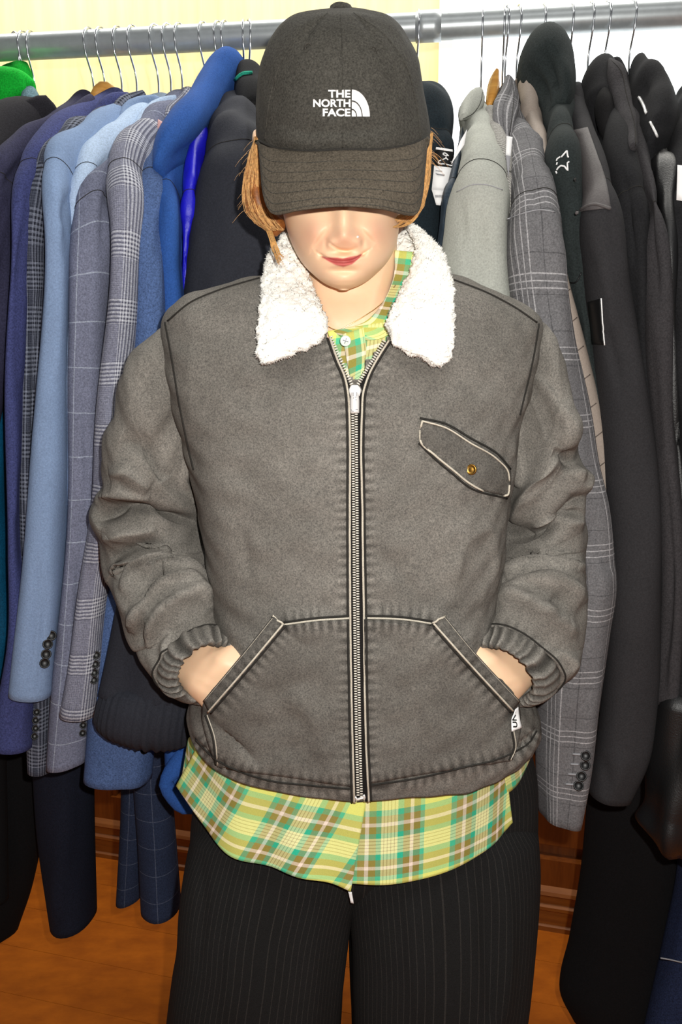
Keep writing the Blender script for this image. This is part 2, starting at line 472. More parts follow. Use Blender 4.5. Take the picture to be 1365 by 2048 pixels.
MAT = {}
M_DENIM = denim(); M_SKIN = skin()
M_THREAD = fabric('cream_topstitch', (198, 190, 174), fine=1500, famt=.3)
M_DTHREAD = fabric('dark_seam', (46, 44, 41), fine=900)
M_FLEECE = fabric('white_fleece', (250, 248, 240), fine=500, famt=.08, bamt=.04, bump=.5, sheen=0.3)
M_TAPE = fabric('black_zip_tape', (26, 24, 23), fine=900, famt=.2)
M_ZIP = plain('bright_zip_metal', (246, 245, 243), 0.3, 0.6, 0.25, 0.03)
M_TEETH = plain('zip_teeth_metal', (236, 230, 216), 0.3, 0.6, 0.3, 0.08)
M_BRASS = plain('antique_brass', (150, 112, 52), 0.35, 0.5, 1.0, 0.2)
M_CAP = fabric('black_washed_cotton', (64, 62, 57), fine=500, famt=.35, big=22, bamt=.25, bump=.35)
M_VISOR = fabric('black_faded_visor_cotton', (80, 73, 63), fine=500, famt=.35, big=22, bamt=.28, bump=.35)
M_WHITE = fabric('white_embroidery', (250, 250, 250), fine=1200, famt=.06)
M_HAIR = fabric('golden_brown_hair', (198, 150, 90), fine=300, famt=.25, big=40, bamt=.35, rough=.45, bump=.1, spec=.5)
M_HAIR2 = fabric('dark_copper_hair', (124, 72, 28), fine=300, famt=.25, big=40, bamt=.3, rough=.5, bump=.1, spec=.4)
M_SHIRT = fabric('green_plaid_cotton', (230, 236, 140), fine=1200, famt=.08, bamt=.02, bump=.15, pattern=pat_plaid(), rough=.85)
M_TROU = fabric('black_pinstripe_wool', (24, 24, 24), fine=900, famt=.3, pattern=pat_stripe((70, 66, 62), 0.0085, 0.0009, .3))
M_GOLD = plain('gold_chain', (224, 196, 140), 0.3, 0.5, 1.0)
M_BTN = plain('clear_shirt_button', (214, 230, 214), 0.2, 0.5)
M_STEEL = plain('chrome_hook', (205, 208, 212), 0.22, 0.5, 1.0, 0.05)
M_RAIL = plain('galvanised_pipe', (176, 182, 184), 0.38, 0.6, 0.45, 0.15, 90)
M_BLKPL = plain('black_plastic', (14, 14, 15), 0.42, 0.4)
M_HWOOD = wood('hanger_beech', (196, 130, 52), (236, 180, 96), (1, 1, 8), 20, 0.3)
M_TAG = plain('white_paper_tag', (246, 246, 246), 0.6, 0.3, 0, 0.02)
M_TAGK = plain('black_tag_print', (18, 18, 18), 0.5, 0.3)
M_TAGG = plain('grey_tag_print', (150, 150, 154), 0.6, 0.3)
M_PINK = plain('pink_paper_tag', (240, 190, 186), 0.6, 0.3, 0, 0.03)
M_FLOOR = wood('orange_brown_boards', (140, 68, 6), (184, 98, 16), (3, 6, 1), 4, 0.55, 0.25)
M_WALLUP = wood('pale_yellow_pine', (246, 226, 160), (252, 240, 190), (10, 10, 0.6), 4, 0.6, 0.2)
M_WALNUT = wood('brown_panel_wood', (88, 40, 8), (132, 70, 20), (10, 10, 0.8), 6, 0.4, 0.4)
M_BASE = wood('baseboard_wood', (112, 58, 16), (150, 88, 32), (1, 1, 12), 6, 0.35, 0.45)
M_FRAME = plain('white_window_paint', (245, 246, 246), 0.4, 0.4, 0, 0.02)
M_SHOE = plain('black_leather', (20, 18, 17), 0.35, 0.5)
def emis(name, rgb, st):
    t = NT(name); t.bsdf.inputs['Emission Color'].default_value = (*lin(rgb), 1); t.bsdf.inputs['Emission Strength'].default_value = st
    return t.done(lin((240, 244, 246)), 0.3, 0.5)
M_PANE = emis('frosted_daylight_pane', (246, 252, 255), 2.2)

# ------------------------------------------------------------------ rail geometry
zrail = P(0, 96, 1.54)[2]
def rail_from(px, py):
    r = ray(px, py); t = (zrail-H)/r[2]; return CAM+r*t
RA, RB = rail_from(0, 96), rail_from(1365, 27)
RD = (RB-RA)/np.linalg.norm(RB-RA)
def rail_pt(px):
    """point of the rail axis seen at column px"""
    lo, hi = -1.0, 3.0
    for _ in range(40):
        mid = (lo+hi)/2
        X, _y = proj(RA+(RB-RA)*mid)
        if X < px: lo = mid
        else: hi = mid
    return RA+(RB-RA)*lo
def RY(px): return rail_pt(px)[1]

# ------------------------------------------------------------------ setting
W1, W2 = floor_pt(211, 1705), floor_pt(1095, 1849)
wd_ = (W2-W1)/np.linalg.norm(W2-W1); wn_ = np.array([-wd_[1], wd_[0], 0]); wn_ = wn_ if wn_[1] > 0 else -wn_
WO = W1+wd_*0.56
def wallfr(v): return WO+v[:, [0]]*wd_+v[:, [1]]*wn_+v[:, [2]]*np.array([0, 0, 1.0])
def wall_s(px, py=100):
    r = ray(px, py); t = ((WO-CAM)@wn_)/(r@wn_); return float((CAM+r*t-WO)@wd_)
s_win = wall_s(876)
def struct(name, g, mat, parent=None, label=None):
    o = put(name, g, mat, parent, smooth=False)
    if parent is None:
        o['kind'] = 'structure'
        if label: o['label'] = label
    return o
fl = struct('floor', box(-2.6, 2.6, -3.4, 0.2, -0.06, -0.004, wallfr), M_WALNUT, label='orange brown wooden floor boards along the panelled wall')
pw = 0.135; k = 0
for j in range(24):
    y1 = 0.0-j*pw; x = -2.6
    while x < 2.6:
        x0, x1 = max(x, -2.6)+0.0008, min(x+5.3, 2.6)-0.0008
        if x1-x0 > 0.02: struct('floor_board', box(x0, x1, y1-pw+0.0004, y1-0.0004, -0.02, 0.0, wallfr), M_FLOOR, fl)
        x += 5.3
ZT = 0.95
wb_ = struct('wall_back', join_geo([box(-2.6, s_win, 0.02, 0.12, ZT, 2.75, wallfr), box(s_win, 2.6, 0.02, 0.12, ZT, 1.18, wallfr),
      box(s_win, 2.6, 0.02, 0.12, 2.6, 2.75, wallfr), box(s_win+1.5, 2.6, 0.02, 0.12, 1.18, 2.6, wallfr)]), M_WALLUP,
      label='pale yellow wooden back wall above brown panelling')
struct('panel_backing', box(-2.6, 2.6, 0.02, 0.12, 0, ZT, wallfr), M_WALNUT, wb_)
# wainscot: stiles, rails, recessed panels
st = 0.46; s0 = wall_s(196, 1580)-st*4
for i in range(11):
    a = s0+i*st
    if a < -2.55 or a > 2.1: continue
    struct('stile', box(a-0.045, a+0.045, -0.012, 0.02, 0.13, ZT, wallfr), M_WALNUT, wb_)
    struct('panel', box(a+0.075, a+st-0.075, 0.004, 0.02, 0.21, ZT-0.11, wallfr), M_WALNUT, wb_)
    for (q0, q1, z0, z1) in ((a+0.045, a+0.058, 0.18, ZT-0.08), (a+st-0.058, a+st-0.045, 0.18, ZT-0.08)):
        struct('moulding', box(q0, q1, -0.004, 0.02, z0, z1, wallfr), M_WALNUT, wb_)
struct('panel_rail', box(-2.55, 2.55, -0.0118, 0.02, 0.10, 0.18, wallfr), M_WALNUT, wb_)
struct('panel_rail', box(-2.55, 2.55, -0.0118, 0.02, ZT-0.08, ZT, wallfr), M_WALNUT, wb_)
struct('dado_moulding', box(-2.55, 2.55, -0.03, 0.02, ZT, ZT+0.03, wallfr), M_WALNUT, wb_)
prof = [(0.0, 0), (-0.026, 0), (-0.026, 0.012), (-0.021, 0.016), (-0.021, 0.05), (-0.027, 0.056), (-0.027, 0.064), (-0.02, 0.07), (-0.02, 0.088), (-0.025, 0.094), (-0.022, 0.102), (-0.012, 0.112), (0.0, 0.115)]
bb = np.array([[x, y, z] for x in (-2.55, 2.55) for y, z in prof]); n_ = len(prof)
struct('baseboard_back', {'v': wallfr(bb), 'f': [(i, (i+1) % n_, n_+(i+1) % n_, n_+i) for i in range(n_)]+[tuple(range(n_))[::-1], tuple(range(n_, 2*n_))], 'uv': np.zeros((2*n_, 2))}, M_BASE, label='moulded brown wooden baseboard along the back wall')
wi = bpy.data.objects.new('window_1', None); COL.objects.link(wi); wi['kind'] = 'structure'; wi['label'] = 'overexposed daylight window behind the dark jackets'; OFF[wi] = np.zeros(3)
struct('pane', box(s_win+0.03, s_win+1.47, 0.07, 0.078, 1.21, 2.57, wallfr), M_PANE, wi)
for b_ in ((s_win, s_win+0.03, 1.18, 2.6), (s_win+1.47, s_win+1.5, 1.18, 2.6), (s_win, s_win+1.5, 1.18, 1.21), (s_win, s_win+1.5, 2.57, 2.6)):
    struct('window_frame', box(b_[0], b_[1], 0.015, 0.10, b_[2], b_[3], wallfr), M_FRAME, wi)

# ------------------------------------------------------------------ clothes rail
e0, e1 = RA-RD*0.75, RB+RD*0.75
rl = thing('clothes_rail', 'long galvanised steel pipe rail holding all the hangers', 'clothes rail', (e0[0], e0[1], 0))
put('crossbar', tube([e0+(e1-e0)*t for t in np.linspace(0, 1, 30)], 0.0205, 24), M_RAIL, rl)
for e in (e0, e1):
    put('upright', tube([[e[0], e[1], z] for z in np.linspace(0.02, zrail, 8)], 0.0205, 20), M_RAIL, rl)
    put('foot', tube([e+np.array([RD[1]*-t, RD[0]*t, -zrail+0.02]) for t in np.linspace(-0.25, 0.25, 6)], 0.018, 16), M_RAIL, rl)
    put('elbow', lathe([(0.012, -0.03), (0.026, -0.028), (0.026, 0.028), (0.012, 0.03)], e, (0, 0, 1), 20), M_RAIL, rl)
mid = rail_pt(858)
put('pipe_sleeve', tube([mid+RD*t for t in np.linspace(-0.02, 0.02, 4)], 0.0228, 24), M_RAIL, rl)

# ------------------------------------------------------------------ hangers and hanging clothes
NH = [0]
def hanger(px, aim, label, drop=0.105, body=None, bodymat=None):
    c = rail_pt(px); a = np.array([aim[0]-c[0], aim[1]-c[1], 0.0]); a /= np.linalg.norm(a)
    t = thing('clothes_hanger', label, 'hanger', (c[0], c[1], c[2]-drop-0.09), 'hangers on the pipe rail')
    r = 0.0232; pts = []
    for an in np.linspace(math.radians(200), math.radians(-25), 16): pts.append(c+a*r*math.cos(an)+np.array([0, 0, r*math.sin(an)]))
    for s, z in ((0.018, -0.022), (0.010, -0.036), (0.003, -0.048), (0.0, -0.060), (0.0, -drop*0.8), (0.0, -drop)):
        pts.append(c+a*s+np.array([0, 0, z]))
    put('hook', tube(hermite(pts, 50), 0.0016, 8), M_STEEL, t)
    bm = bodymat or M_BLKPL; L = 0.12
    pts = [c+a*s+np.array([0, 0, -drop-0.03-0.35*abs(s)-0.6*s*s]) for s in np.linspace(-L*0.9, L, 25)]
    put('shoulder_bar', tube(pts, [0.004+0.004*math.sin(math.pi*i/24) for i in range(25)], 10), bm, t)
    put('neck_stem', tube([c+np.array([0, 0, -drop*0.9]), c+np.array([0, 0, -drop-0.032])], .0016, 8), M_STEEL, t)
    put('collar_cap', lathe([(0.002, 0.006), (0.0045, 0.004), (0.0055, -0.006), (0.003, -0.010)], c+np.array([0, 0, -drop-0.026]), (0, 0, -1), 12), M_STEEL if bodymat is None else bm, t)
    return t
def slab(hook, tip, zhem, th=0.024, zc=None, seed=1, back=0.17):
    u = np.array([tip[0]-hook[0], tip[1]-hook[1], 0]); Lf = np.linalg.norm(u)*0.93; u /= np.linalg.norm(u); pn = np.array([-u[1], u[0], 0])
    zs = tip[2]; zc = zc or min(hook[2]-0.115, zs+0.10)
    key = np.array([[zc, 0.05, 0.05, th*0.5], [zs+0.05, Lf*0.55, back*0.6, th*0.8], [zs, Lf*0.9, back, th], [zs-0.12, Lf, back*1.05, th*1.2], [(zs+zhem)/2, Lf*0.95, back*1.05, th*1.15], [zhem, Lf*0.93, back*1.1, th*1.2]])
    K = hermite(key, 44, np.array([0, .5, 1, 2, 4, 6.0])); m = 40; th_ = np.linspace(0, 2*np.pi, m, endpoint=False)
    c0, s0_ = np.cos(th_), np.sin(th_)
    V = np.zeros((44, m, 3))
    for j, (z, f, b, t) in enumerate(K):
        ctr = np.array([hook[0], hook[1], z])+u*(f-b)/2
        V[j] = ctr+u*((f+b)/2*np.sign(c0)*np.abs(c0)**0.8)[:, None]+pn*(t*np.sign(s0_)*np.abs(s0_)**0.8)[:, None]
    V = V+grid_normals(V)*(0.004*wob(V, (50, 50, 5), seed))[..., None]
    return close_grid(V, 'round', 'flat')
GARM = {}
def garment(name, label, cat, mat, hook, sh, sl=None, hem=None, hang='', wood_=None, th=0.024, m=28, smat=None, wbamp=0.003, end='open', group='clothes on the rail', sname='sleeve', shname='shoulder', drop=0.105, hk=True, fl=None, zc=None, seam=True):
    Y0 = RY(hook); hp = rail_pt(hook)
    conv = lambda L: [(a, b, c, d, Y0+e, f) for a, b, c, d, e, f in L]
    full = conv(sh+(sl or []))
    tipi = len(sh)-1; ts = full[tipi]
    tip = P((ts[0]+ts[2])/2, (ts[1]+ts[3])/2, ts[4])
    ls = full[-1]; zl = P((ls[0]+ls[2])/2, (ls[1]+ls[3])/2, ls[4])[2]
    zh = P(0, hem, Y0-0.1)[2] if hem else zl
    t = thing(name, label, cat, (hp[0], hp[1], min(zh, zl)), group)
    NH[0] += 1
    rg = np.random.RandomState(NH[0]*7+1); cre = []
    ns = len(full)
    for q in range(6):
        i0 = rg.uniform(max(len(sh)-2, 0), ns-1.6); i1 = min(i0+rg.uniform(.7, 2.2), ns-1.05); s0_, s1_ = rg.uniform(.12, .88, 2); s1_ = s0_+(s1_-s0_)*.45
        pts = []
        for q_ in np.linspace(0, 1, 4):
            ii = i0+(i1-i0)*q_; k0 = int(ii); w_ = ii-k0; A_ = np.array(full[k0][:4])*(1-w_)+np.array(full[min(k0+1, ns-1)][:4])*w_; ss = s0_+(s1_-s0_)*q_
            pts.append((A_[0]*(1-ss)+A_[2]*ss, A_[1]*(1-ss)+A_[3]*ss))
        cre.append((pts, rg.choice([-1, 1])*rg.uniform(.003, .007), rg.uniform(5, 9), rg.uniform(8, 18)))
    full = [f_[:5]+(f_[5]*.85,) for f_ in full]
    V_ = loft(full, m=m+12, raw=True, n=2.4, wb=[((55, 55, 9), wbamp, NH[0]*3), ((25, 25, 4), wbamp, NH[0]*5)], fl=(fl or [])+cre, rows=110)
    jt = int(np.argmin(np.linalg.norm(V_.mean(1)-tip, axis=1)))
    if seam and len(sh) > 1:
        prof_ = np.exp(-((np.arange(len(V_))-jt)/1.3)**2); V_ = V_-grid_normals(V_)*(prof_*.0022)[:, None, None]
        bul = np.exp(-((np.arange(len(V_))-jt-5)/3.5)**2); V_ = V_+grid_normals(V_)*(bul*.003)[:, None, None]
    g = close_grid(V_, 'round', end)
    sp = put(sname, g, smat or mat, t)
    if seam and len(sh) > 1:
        R_ = V_[jt]; c_ = R_.mean(0); R_ = c_+(R_-c_)*1.004; put('armhole_seam', tube(np.vstack([R_, R_[:1]]), .0006, 5, False), M_DTHREAD, t)
    bg_ = None
    if hem: bg_ = slab(hp, tip, zh, th, seed=NH[0], zc=zc); put('body', bg_, mat, t)
    if hk: hanger(hook, tip, hang or 'chrome hook hanger', drop=drop, bodymat=wood_)
    GARM[name+str(NH[0])] = t
    return t, g, bvh_of(g)
def collar(t, secs, mat, hook, name='collar', m=20, fl=None):
    Y0 = RY(hook)
    g = loft([(a, b, c, d, Y0+e-.075, f*.7) for a, b, c, d, e, f in secs], m=m, n=2.6, wb=[((60, 60, 60), 0.0015, 5)], fl=fl)
    put(name, g, mat, t)
    cb_ = bvh_of(g)
    R_ = [(c_*.8+a_*.2, d_*.8+b_*.2) for a_, b_, c_, d_, e_, f_ in secs]; L_ = [(c_*.12+a_*.88, d_*.12+b_*.88) for a_, b_, c_, d_, e_, f_ in secs]
    for E_ in (R_,): put('collar_edge', thread(cb_, E_, .0005, .0002, fallY=Y0-.08), M_DTHREAD, t)
    return g
def buttons(t, bvh, pts, r, mat=None):
    for x, y in pts:
        c = hit(bvh, x, y, 0.001, 1.25); d = c-CAM; d /= np.linalg.norm(d)
        b = put('button', lathe([(r*0.9, 0.0), (r, 0.0012), (r, 0.0026), (r*0.82, 0.0032), (r*0.72, 0.0022), (0.0004, 0.0022)], c, -d, 18), mat or M_BLKPL, t)
def plate(t, name, quad, Y, mat, thick=0.0006, nu=3, nv=6, parent=None):
    """flat card given by pixel corners a,b (top) c,d (bottom)"""
    (a, b, c, d) = quad
    g = patch(None, [a, ((a[0]+d[0])/2, (a[1]+d[1])/2), d], [b, ((b[0]+c[0])/2, (b[1]+c[1])/2), c], nu, nv, thick=thick, world=lambda x, y: P(x, y, Y))
    return put(name, g, mat, parent or t)

C = {}
for nm, rgb, kw in (
    ('green', (20, 176, 52), {}), ('blackcoat', (34, 33, 38), {}), ('purple', (52, 52, 76), {}), ('tealshirt', (24, 96, 116), {}), ('tealpuff', (14, 74, 106), dict(rough=.45)),
    ('navy', (62, 68, 114), dict(famt=.3)), ('hound', (52, 56, 70), dict(pattern=pat_glen((128, 134, 150), (22, 24, 34), 0.06, 0.0062, 0.04))),
    ('lightblue', (126, 148, 182), dict(famt=.12)), ('pale', (176, 196, 222), dict(famt=.15)), ('win', (112, 116, 136), dict(pattern=pat_window((160, 168, 184), 0.052, 0.062))),
    ('glen', (110, 112, 130), dict(pattern=pat_glen((206, 208, 216), (64, 64, 82)))), ('midblue', (76, 98, 142), dict(famt=.3)), ('bright', (46, 86, 156), dict(famt=.15)),
    ('satin', (28, 26, 196), dict(rough=.35, famt=.05, spec=.5)), ('char', (42, 44, 52), dict(famt=.15, rough=.8)), ('blk', (30, 30, 32), {}), ('mint', (40, 150, 124), {}),
    ('darkteal', (24, 34, 40), {}), ('edge', (44, 56, 68), dict(rough=.5)), ('ltgrey', (168, 170, 162), dict(famt=.12)), ('herr', (128, 126, 122), dict(pattern=pat_diag((186, 184, 178), 0.004, .6))),
    ('plaid', (106, 105, 107), dict(pattern=pat_multi((190, 188, 190), (56, 56, 58)))), ('taupe', (150, 138, 128), dict(rough=.6, famt=.06)), ('bottle', (38, 44, 44), {}),
    ('soft', (46, 45, 47), dict(famt=.15)), ('patchm', (88, 84, 84), dict(rough=.55, famt=.1)), ('dgrey', (54, 52, 54), {}), ('gloss', (20, 20, 21), dict(rough=.4, famt=.05, spec=.5)),
    ('nv_tr', (26, 30, 44), {}), ('bk_tr', (16, 16, 18), {}), ('win_tr', (44, 54, 78), dict(pattern=pat_window((92, 100, 120), 0.05, 0.052, 0.0012))), ('jean', (34, 44, 72), dict(famt=.4))):
    C[nm] = fabric('cloth_'+nm, rgb, **kw)

# ---- left of the person -------------------------------------------------
t, g, b = garment('green_top', 'bright green garment in the top left corner of the rail', 'top', C['green'], 28,
    [(-70, 170, -62, 230, 0.0, .02), (-30, 148, -20, 225, -.03, .028), (20, 137, 25, 212, -.06, .03), (52, 148, 50, 196, -.06, .026), (66, 172, 64, 190, -.05, .012)], end='round',
    hang='hook hanger over the bright green top', hem=900, sname='shoulder')
t, g, b = garment('grey_shirt', 'greyish teal shirt showing as a sliver beside the green top', 'shirt', fabric('cloth_greyteal', (110, 140, 150)), 51,
    [(30, 208, 50, 190, 0.0, .02), (45, 200, 72, 186, -.02, .012), (58, 200, 78, 188, -.05, .02), (-10, 330, 30, 330, -.08, .02)], [(-30, 700, 10, 700, -.08, .02)], hem=1000, hang='second hook hanger from the left end of the rail', sname='sleeve')
t, g, b = garment('black_coat', 'black wool coat with broad collar at the far left', 'coat', C['blackcoat'], 65,
    [(20, 236, 100, 208, -0.02, .03), (-20, 262, 96, 234, -.09, .045), (-60, 320, 40, 292, -.17, .05), (-110, 420, -8, 400, -.24, .05)], [(-125, 700, -30, 700, -.25, .05), (-140, 1100, -60, 1100, -.25, .045)], hem=1300,
    hang='third hook hanger from the left, above the black coat collar')
collar(t, [(-40, 240, -20, 262, -.06, .014), (10, 214, 20, 252, -.05, .018), (55, 198, 58, 252, -.04, .018), (92, 190, 96, 248, -.03, .014), (122, 226, 118, 232, -.03, .006)], C['blackcoat'], 65)
plate(t, 'paper_tag', ((57, 281), (69, 280), (67, 293), (58, 294)), RY(65)-.20, M_TAG)
t, g, b = garment('teal_puffer', 'teal blue puffer jacket at the left edge under the suits', 'jacket', C['tealpuff'], 100,
    [(20, 270, 80, 250, -.05, .03), (-40, 420, 40, 420, -.16, .04)], [(-60, 640, 23, 640, -.19, .05), (-60, 900, 23, 900, -.2, .055), (-60, 1150, 21, 1150, -.2, .055), (-50, 1270, 26, 1275, -.2, .05), (-50, 1345, 18, 1350, -.2, .04)],
    hem=1420, hk=False, end='round', wbamp=.006)
t, g, b = garment('purple_navy_blazer', 'dark purplish navy blazer hanging next to the black coat', 'blazer', C['purple'], 183,
    [(150, 218, 185, 196, -.01, .02), (95, 262, 150, 245, -.09, .035), (40, 312, 85, 292, -.17, .04), (-25, 380, 36, 378, -.235, .045)], [(-45, 460, 25, 460, -.25, .045), (-60, 600, 17, 600, -.25, .045), (-70, 740, 8, 740, -.25, .04), (-90, 860, -8, 860, -.25, .04)], hem=1400,
    hang='hook hanger above the purplish navy blazer')
collar(t, [(92, 268, 120, 240, -.08, .012), (128, 226, 152, 246, -.05, .016), (155, 205, 178, 222, -.02, .014), (176, 194, 188, 204, 0, .01)], C['purple'], 183)
t, g, b = garment('teal_shirt', 'teal shirt with a folded collar on the wooden hanger', 'shirt', C['tealshirt'], 206,
    [(176, 226, 196, 204, -.01, .016), (148, 252, 188, 214, -.035, .016), (120, 300, 150, 280, -.12, .02), (60, 420, 90, 420, -.2, .02)], [(40, 800, 62, 800, -.2, .02)], hem=1200,
    hang='pale wooden hanger with rounded top above the teal shirt', wood_=M_HWOOD)
hw = loft([(181, 200, 188, 224, RY(206)-.02, .008), (184, 178, 204, 206, RY(206)-.02, .011), (205, 161, 208, 204, RY(206)-.01, .012), (226, 172, 220, 206, RY(206), .011), (239, 192, 232, 208, RY(206)+.02, .008)], m=24)
put('shoulder_top', hw, M_HWOOD, bpy.data.objects[[o.name for o in bpy.data.objects if o.name.startswith('clothes_hanger') and o.parent is None][-1]])
t, g, b = garment('navy_blazer', 'navy blue wool blazer, sleeve reaching low at the left edge', 'blazer', C['navy'], 240,
    [(190, 222, 250, 190, 0, .02), (145, 258, 205, 232, -.08, .035), (92, 300, 150, 280, -.17, .04), (40, 366, 104, 352, -.24, .045)], [(30, 440, 76, 430, -.275, .042), (21, 600, 52, 600, -.285, .035), (20, 900, 46, 900, -.285, .032), (22, 1100, 52, 1100, -.285, .035), (22, 1250, 62, 1250, -.285, .037), (2, 1390, 70, 1395, -.285, .04), (-8, 1486, 66, 1492, -.285, .04)], hem=1450,
    hang='hook hanger above the navy blue blazer')
collar(t, [(182, 232, 200, 246, -.04, .012), (196, 205, 214, 228, -.02, .016), (222, 190, 236, 218, 0, .016), (254, 186, 250, 208, .01, .01)], C['navy'], 240)
put('lapel_edge', thread(b, [(96, 300), (108, 320), (110, 345)], .0012, .001), C['navy'], t)
for q in (((158, 256), (178, 262), (166, 278), (153, 280)),): plate(t, 'paper_tag', q, RY(240)-.13, M_TAG)
t, g, b = garment('houndstooth_blazer', 'dark woolly houndstooth blazer between the navy and light blue ones', 'blazer', C['hound'], 270,
    [(225, 224, 285, 186, 0, .02), (190, 262, 240, 240, -.09, .03), (130, 305, 180, 285, -.17, .035), (72, 372, 128, 360, -.23, .045)], [(52, 440, 104, 440, -.25, .045), (50, 600, 100, 600, -.25, .04), (52, 900, 92, 900, -.25, .04), (60, 1150, 100, 1150, -.25, .04), (62, 1390, 104, 1390, -.25, .04), (66, 1530, 99, 1536, -.25, .035)], hem=1400,
    hang='hook hanger above the houndstooth blazer', wbamp=.004)
collar(t, [(192, 258, 214, 268, -.06, .012), (215, 226, 240, 250, -.03, .016), (248, 194, 266, 222, 0, .016), (282, 180, 292, 196, .01, .01)], C['hound'], 270)
buttons(t, b, [(74, 1424), (72, 1440), (72, 1456), (70, 1472)], .0055)
t, g, b = garment('light_blue_blazer', 'light grey-blue blazer with four black buttons on its cuff', 'blazer', C['lightblue'], 314,
    [(240, 236, 318, 196, 0, .02), (205, 262, 272, 236, -.07, .035), (150, 300, 215, 275, -.16, .042), (99, 366, 154, 350, -.25, .05)], [(94, 440, 148, 430, -.285, .05), (90, 600, 142, 600, -.295, .045), (80, 760, 142, 760, -.295, .045), (64, 950, 142, 950, -.295, .045), (48, 1150, 132, 1150, -.295, .045), (27, 1380, 102, 1388, -.295, .042)], hem=1400,
    hang='hook hanger above the light grey-blue blazer', fl=[([(140, 340), (152, 420), (150, 470)], -.006, 10, 6)])
collar(t, [(236, 240, 246, 256, -.05, .012), (244, 214, 262, 244, -.02, .018), (280, 194, 284, 240, 0, .018), (316, 192, 306, 234, 0, .016), (334, 208, 326, 222, -.01, .01)], C['lightblue'], 314)
buttons(t, b, [(102, 1271), (95, 1288), (92, 1308), (89, 1326)], .0075)
t, g, b = garment('pale_blue_jacket', 'very pale blue jacket squeezed between two grey-blue blazers', 'jacket', C['pale'], 339,
    [(290, 228, 345, 194, 0, .02), (255, 262, 310, 236, -.08, .03), (200, 312, 250, 290, -.16, .036), (152, 392, 206, 348, -.225, .04)], [(140, 480, 200, 470, -.245, .04), (138, 700, 168, 700, -.26, .035), (139, 900, 165, 900, -.26, .03), (138, 1100, 160, 1100, -.26, .03)], hem=1300, hang='hook hanger above the very pale blue jacket')
collar(t, [(266, 250, 282, 262, -.06, .012), (284, 218, 302, 246, -.03, .016), (318, 196, 326, 238, 0, .016), (350, 190, 346, 222, .01, .01)], C['pale'], 339)
t, g, b = garment('windowpane_blazer', 'grey-blue blazer with a thin pale windowpane check', 'blazer', C['win'], 362,
    [(325, 232, 380, 186, -.02, .02), (285, 285, 335, 252, -.12, .03), (232, 345, 285, 315, -.205, .036), (160, 440, 224, 396, -.262, .04)], [(147, 520, 224, 500, -.275, .043), (146, 700, 208, 700, -.28, .04), (142, 950, 190, 950, -.28, .038), (128, 1150, 186, 1150, -.28, .038), (108, 1380, 178, 1385, -.28, .038), (95, 1532, 168, 1520, -.28, .036)], hem=1420,
    hang='hook hanger above the windowpane check blazer', fl=[([(166, 500), (166, 700), (172, 900), (176, 1000)], -.004, 5, 5)])
buttons(t, b, [(168, 1436), (166, 1450), (165, 1466)], .0055)
t, g, b = garment('glen_check_blazer', 'grey glen check wool blazer with dense checked bands', 'blazer', C['glen'], 410,
    [(345, 230, 392, 182, 0, .02), (330, 268, 372, 240, -.07, .03), (282, 300, 320, 272, -.15, .04), (224, 372, 288, 346, -.25, .045)], [(220, 450, 284, 440, -.29, .045), (219, 520, 276, 520, -.30, .043), (205, 700, 264, 700, -.305, .042), (188, 900, 250, 900, -.305, .042), (166, 1100, 228, 1100, -.305, .042), (141, 1300, 206, 1300, -.305, .04), (123, 1420, 190, 1428, -.305, .038)], hem=1420,
    hang='hook hanger above the glen check blazer')
collar(t, [(332, 258, 350, 268, -.05, .01), (330, 222, 366, 248, -.03, .016), (352, 196, 384, 226, -.01, .016), (372, 178, 394, 196, 0, .01)], C['glen'], 410)
plate(t, 'paper_tag', ((316, 238), (340, 252), (322, 268), (314, 274)), RY(410)-.16, M_PINK)
buttons(t, b, [(192, 1310), (190, 1328), (188, 1345), (187, 1360)], .006)
t, g, b = garment('mid_blue_blazer', 'mid blue felted wool blazer with the lowest wide cuff', 'blazer', C['midblue'], 440,
    [(380, 260, 420, 230, -.03, .02), (330, 310, 372, 290, -.14, .03), (286, 390, 338, 370, -.22, .045)], [(274, 480, 334, 470, -.255, .05), (266, 650, 334, 650, -.265, .05), (240, 900, 330, 900, -.265, .05), (210, 1180, 312, 1180, -.265, .05), (186, 1400, 305, 1400, -.265, .05), (168, 1552, 299, 1556, -.265, .048)], hem=1480, hang='hook hanger above the mid blue wool blazer')
buttons(t, b, [(291, 1484), (288, 1500)], .006)
t, g, b = garment('bright_blue_coat', 'bright blue coat with a large rolled hood collar', 'coat', C['bright'], 453,
    [(395, 250, 425, 240, -.03, .03), (345, 330, 385, 320, -.15, .03), (322, 400, 362, 390, -.22, .035)], [(326, 470, 360, 470, -.25, .035), (328, 600, 372, 600, -.25, .035), (330, 900, 400, 900, -.25, .035), (330, 1200, 400, 1200, -.25, .035), (328, 1500, 392, 1510, -.25, .03), (330, 1570, 385, 1560, -.25, .028)], hem=1520, hang='hook hanger above the bright blue hooded coat')
Yb = RY(453)
hood = loft([(452, 130, 492, 140, Yb, .02), (425, 142, 490, 158, Yb-.02, .045), (395, 178, 462, 200, Yb-.06, .05), (362, 225, 425, 250, Yb-.12, .052), (325, 264, 395, 292, Yb-.18, .05), (303, 304, 350, 322, Yb-.225, .035), (306, 340, 330, 342, Yb-.24, .02)], m=32, wb=[((30, 30, 30), .003, 4)],
            fl=[([(345, 318), (400, 285), (430, 240)], -.008, 8, 10), ([(330, 300), (380, 245), (440, 170)], .004, 18, 18)])
put('hood', hood, C['bright'], t)
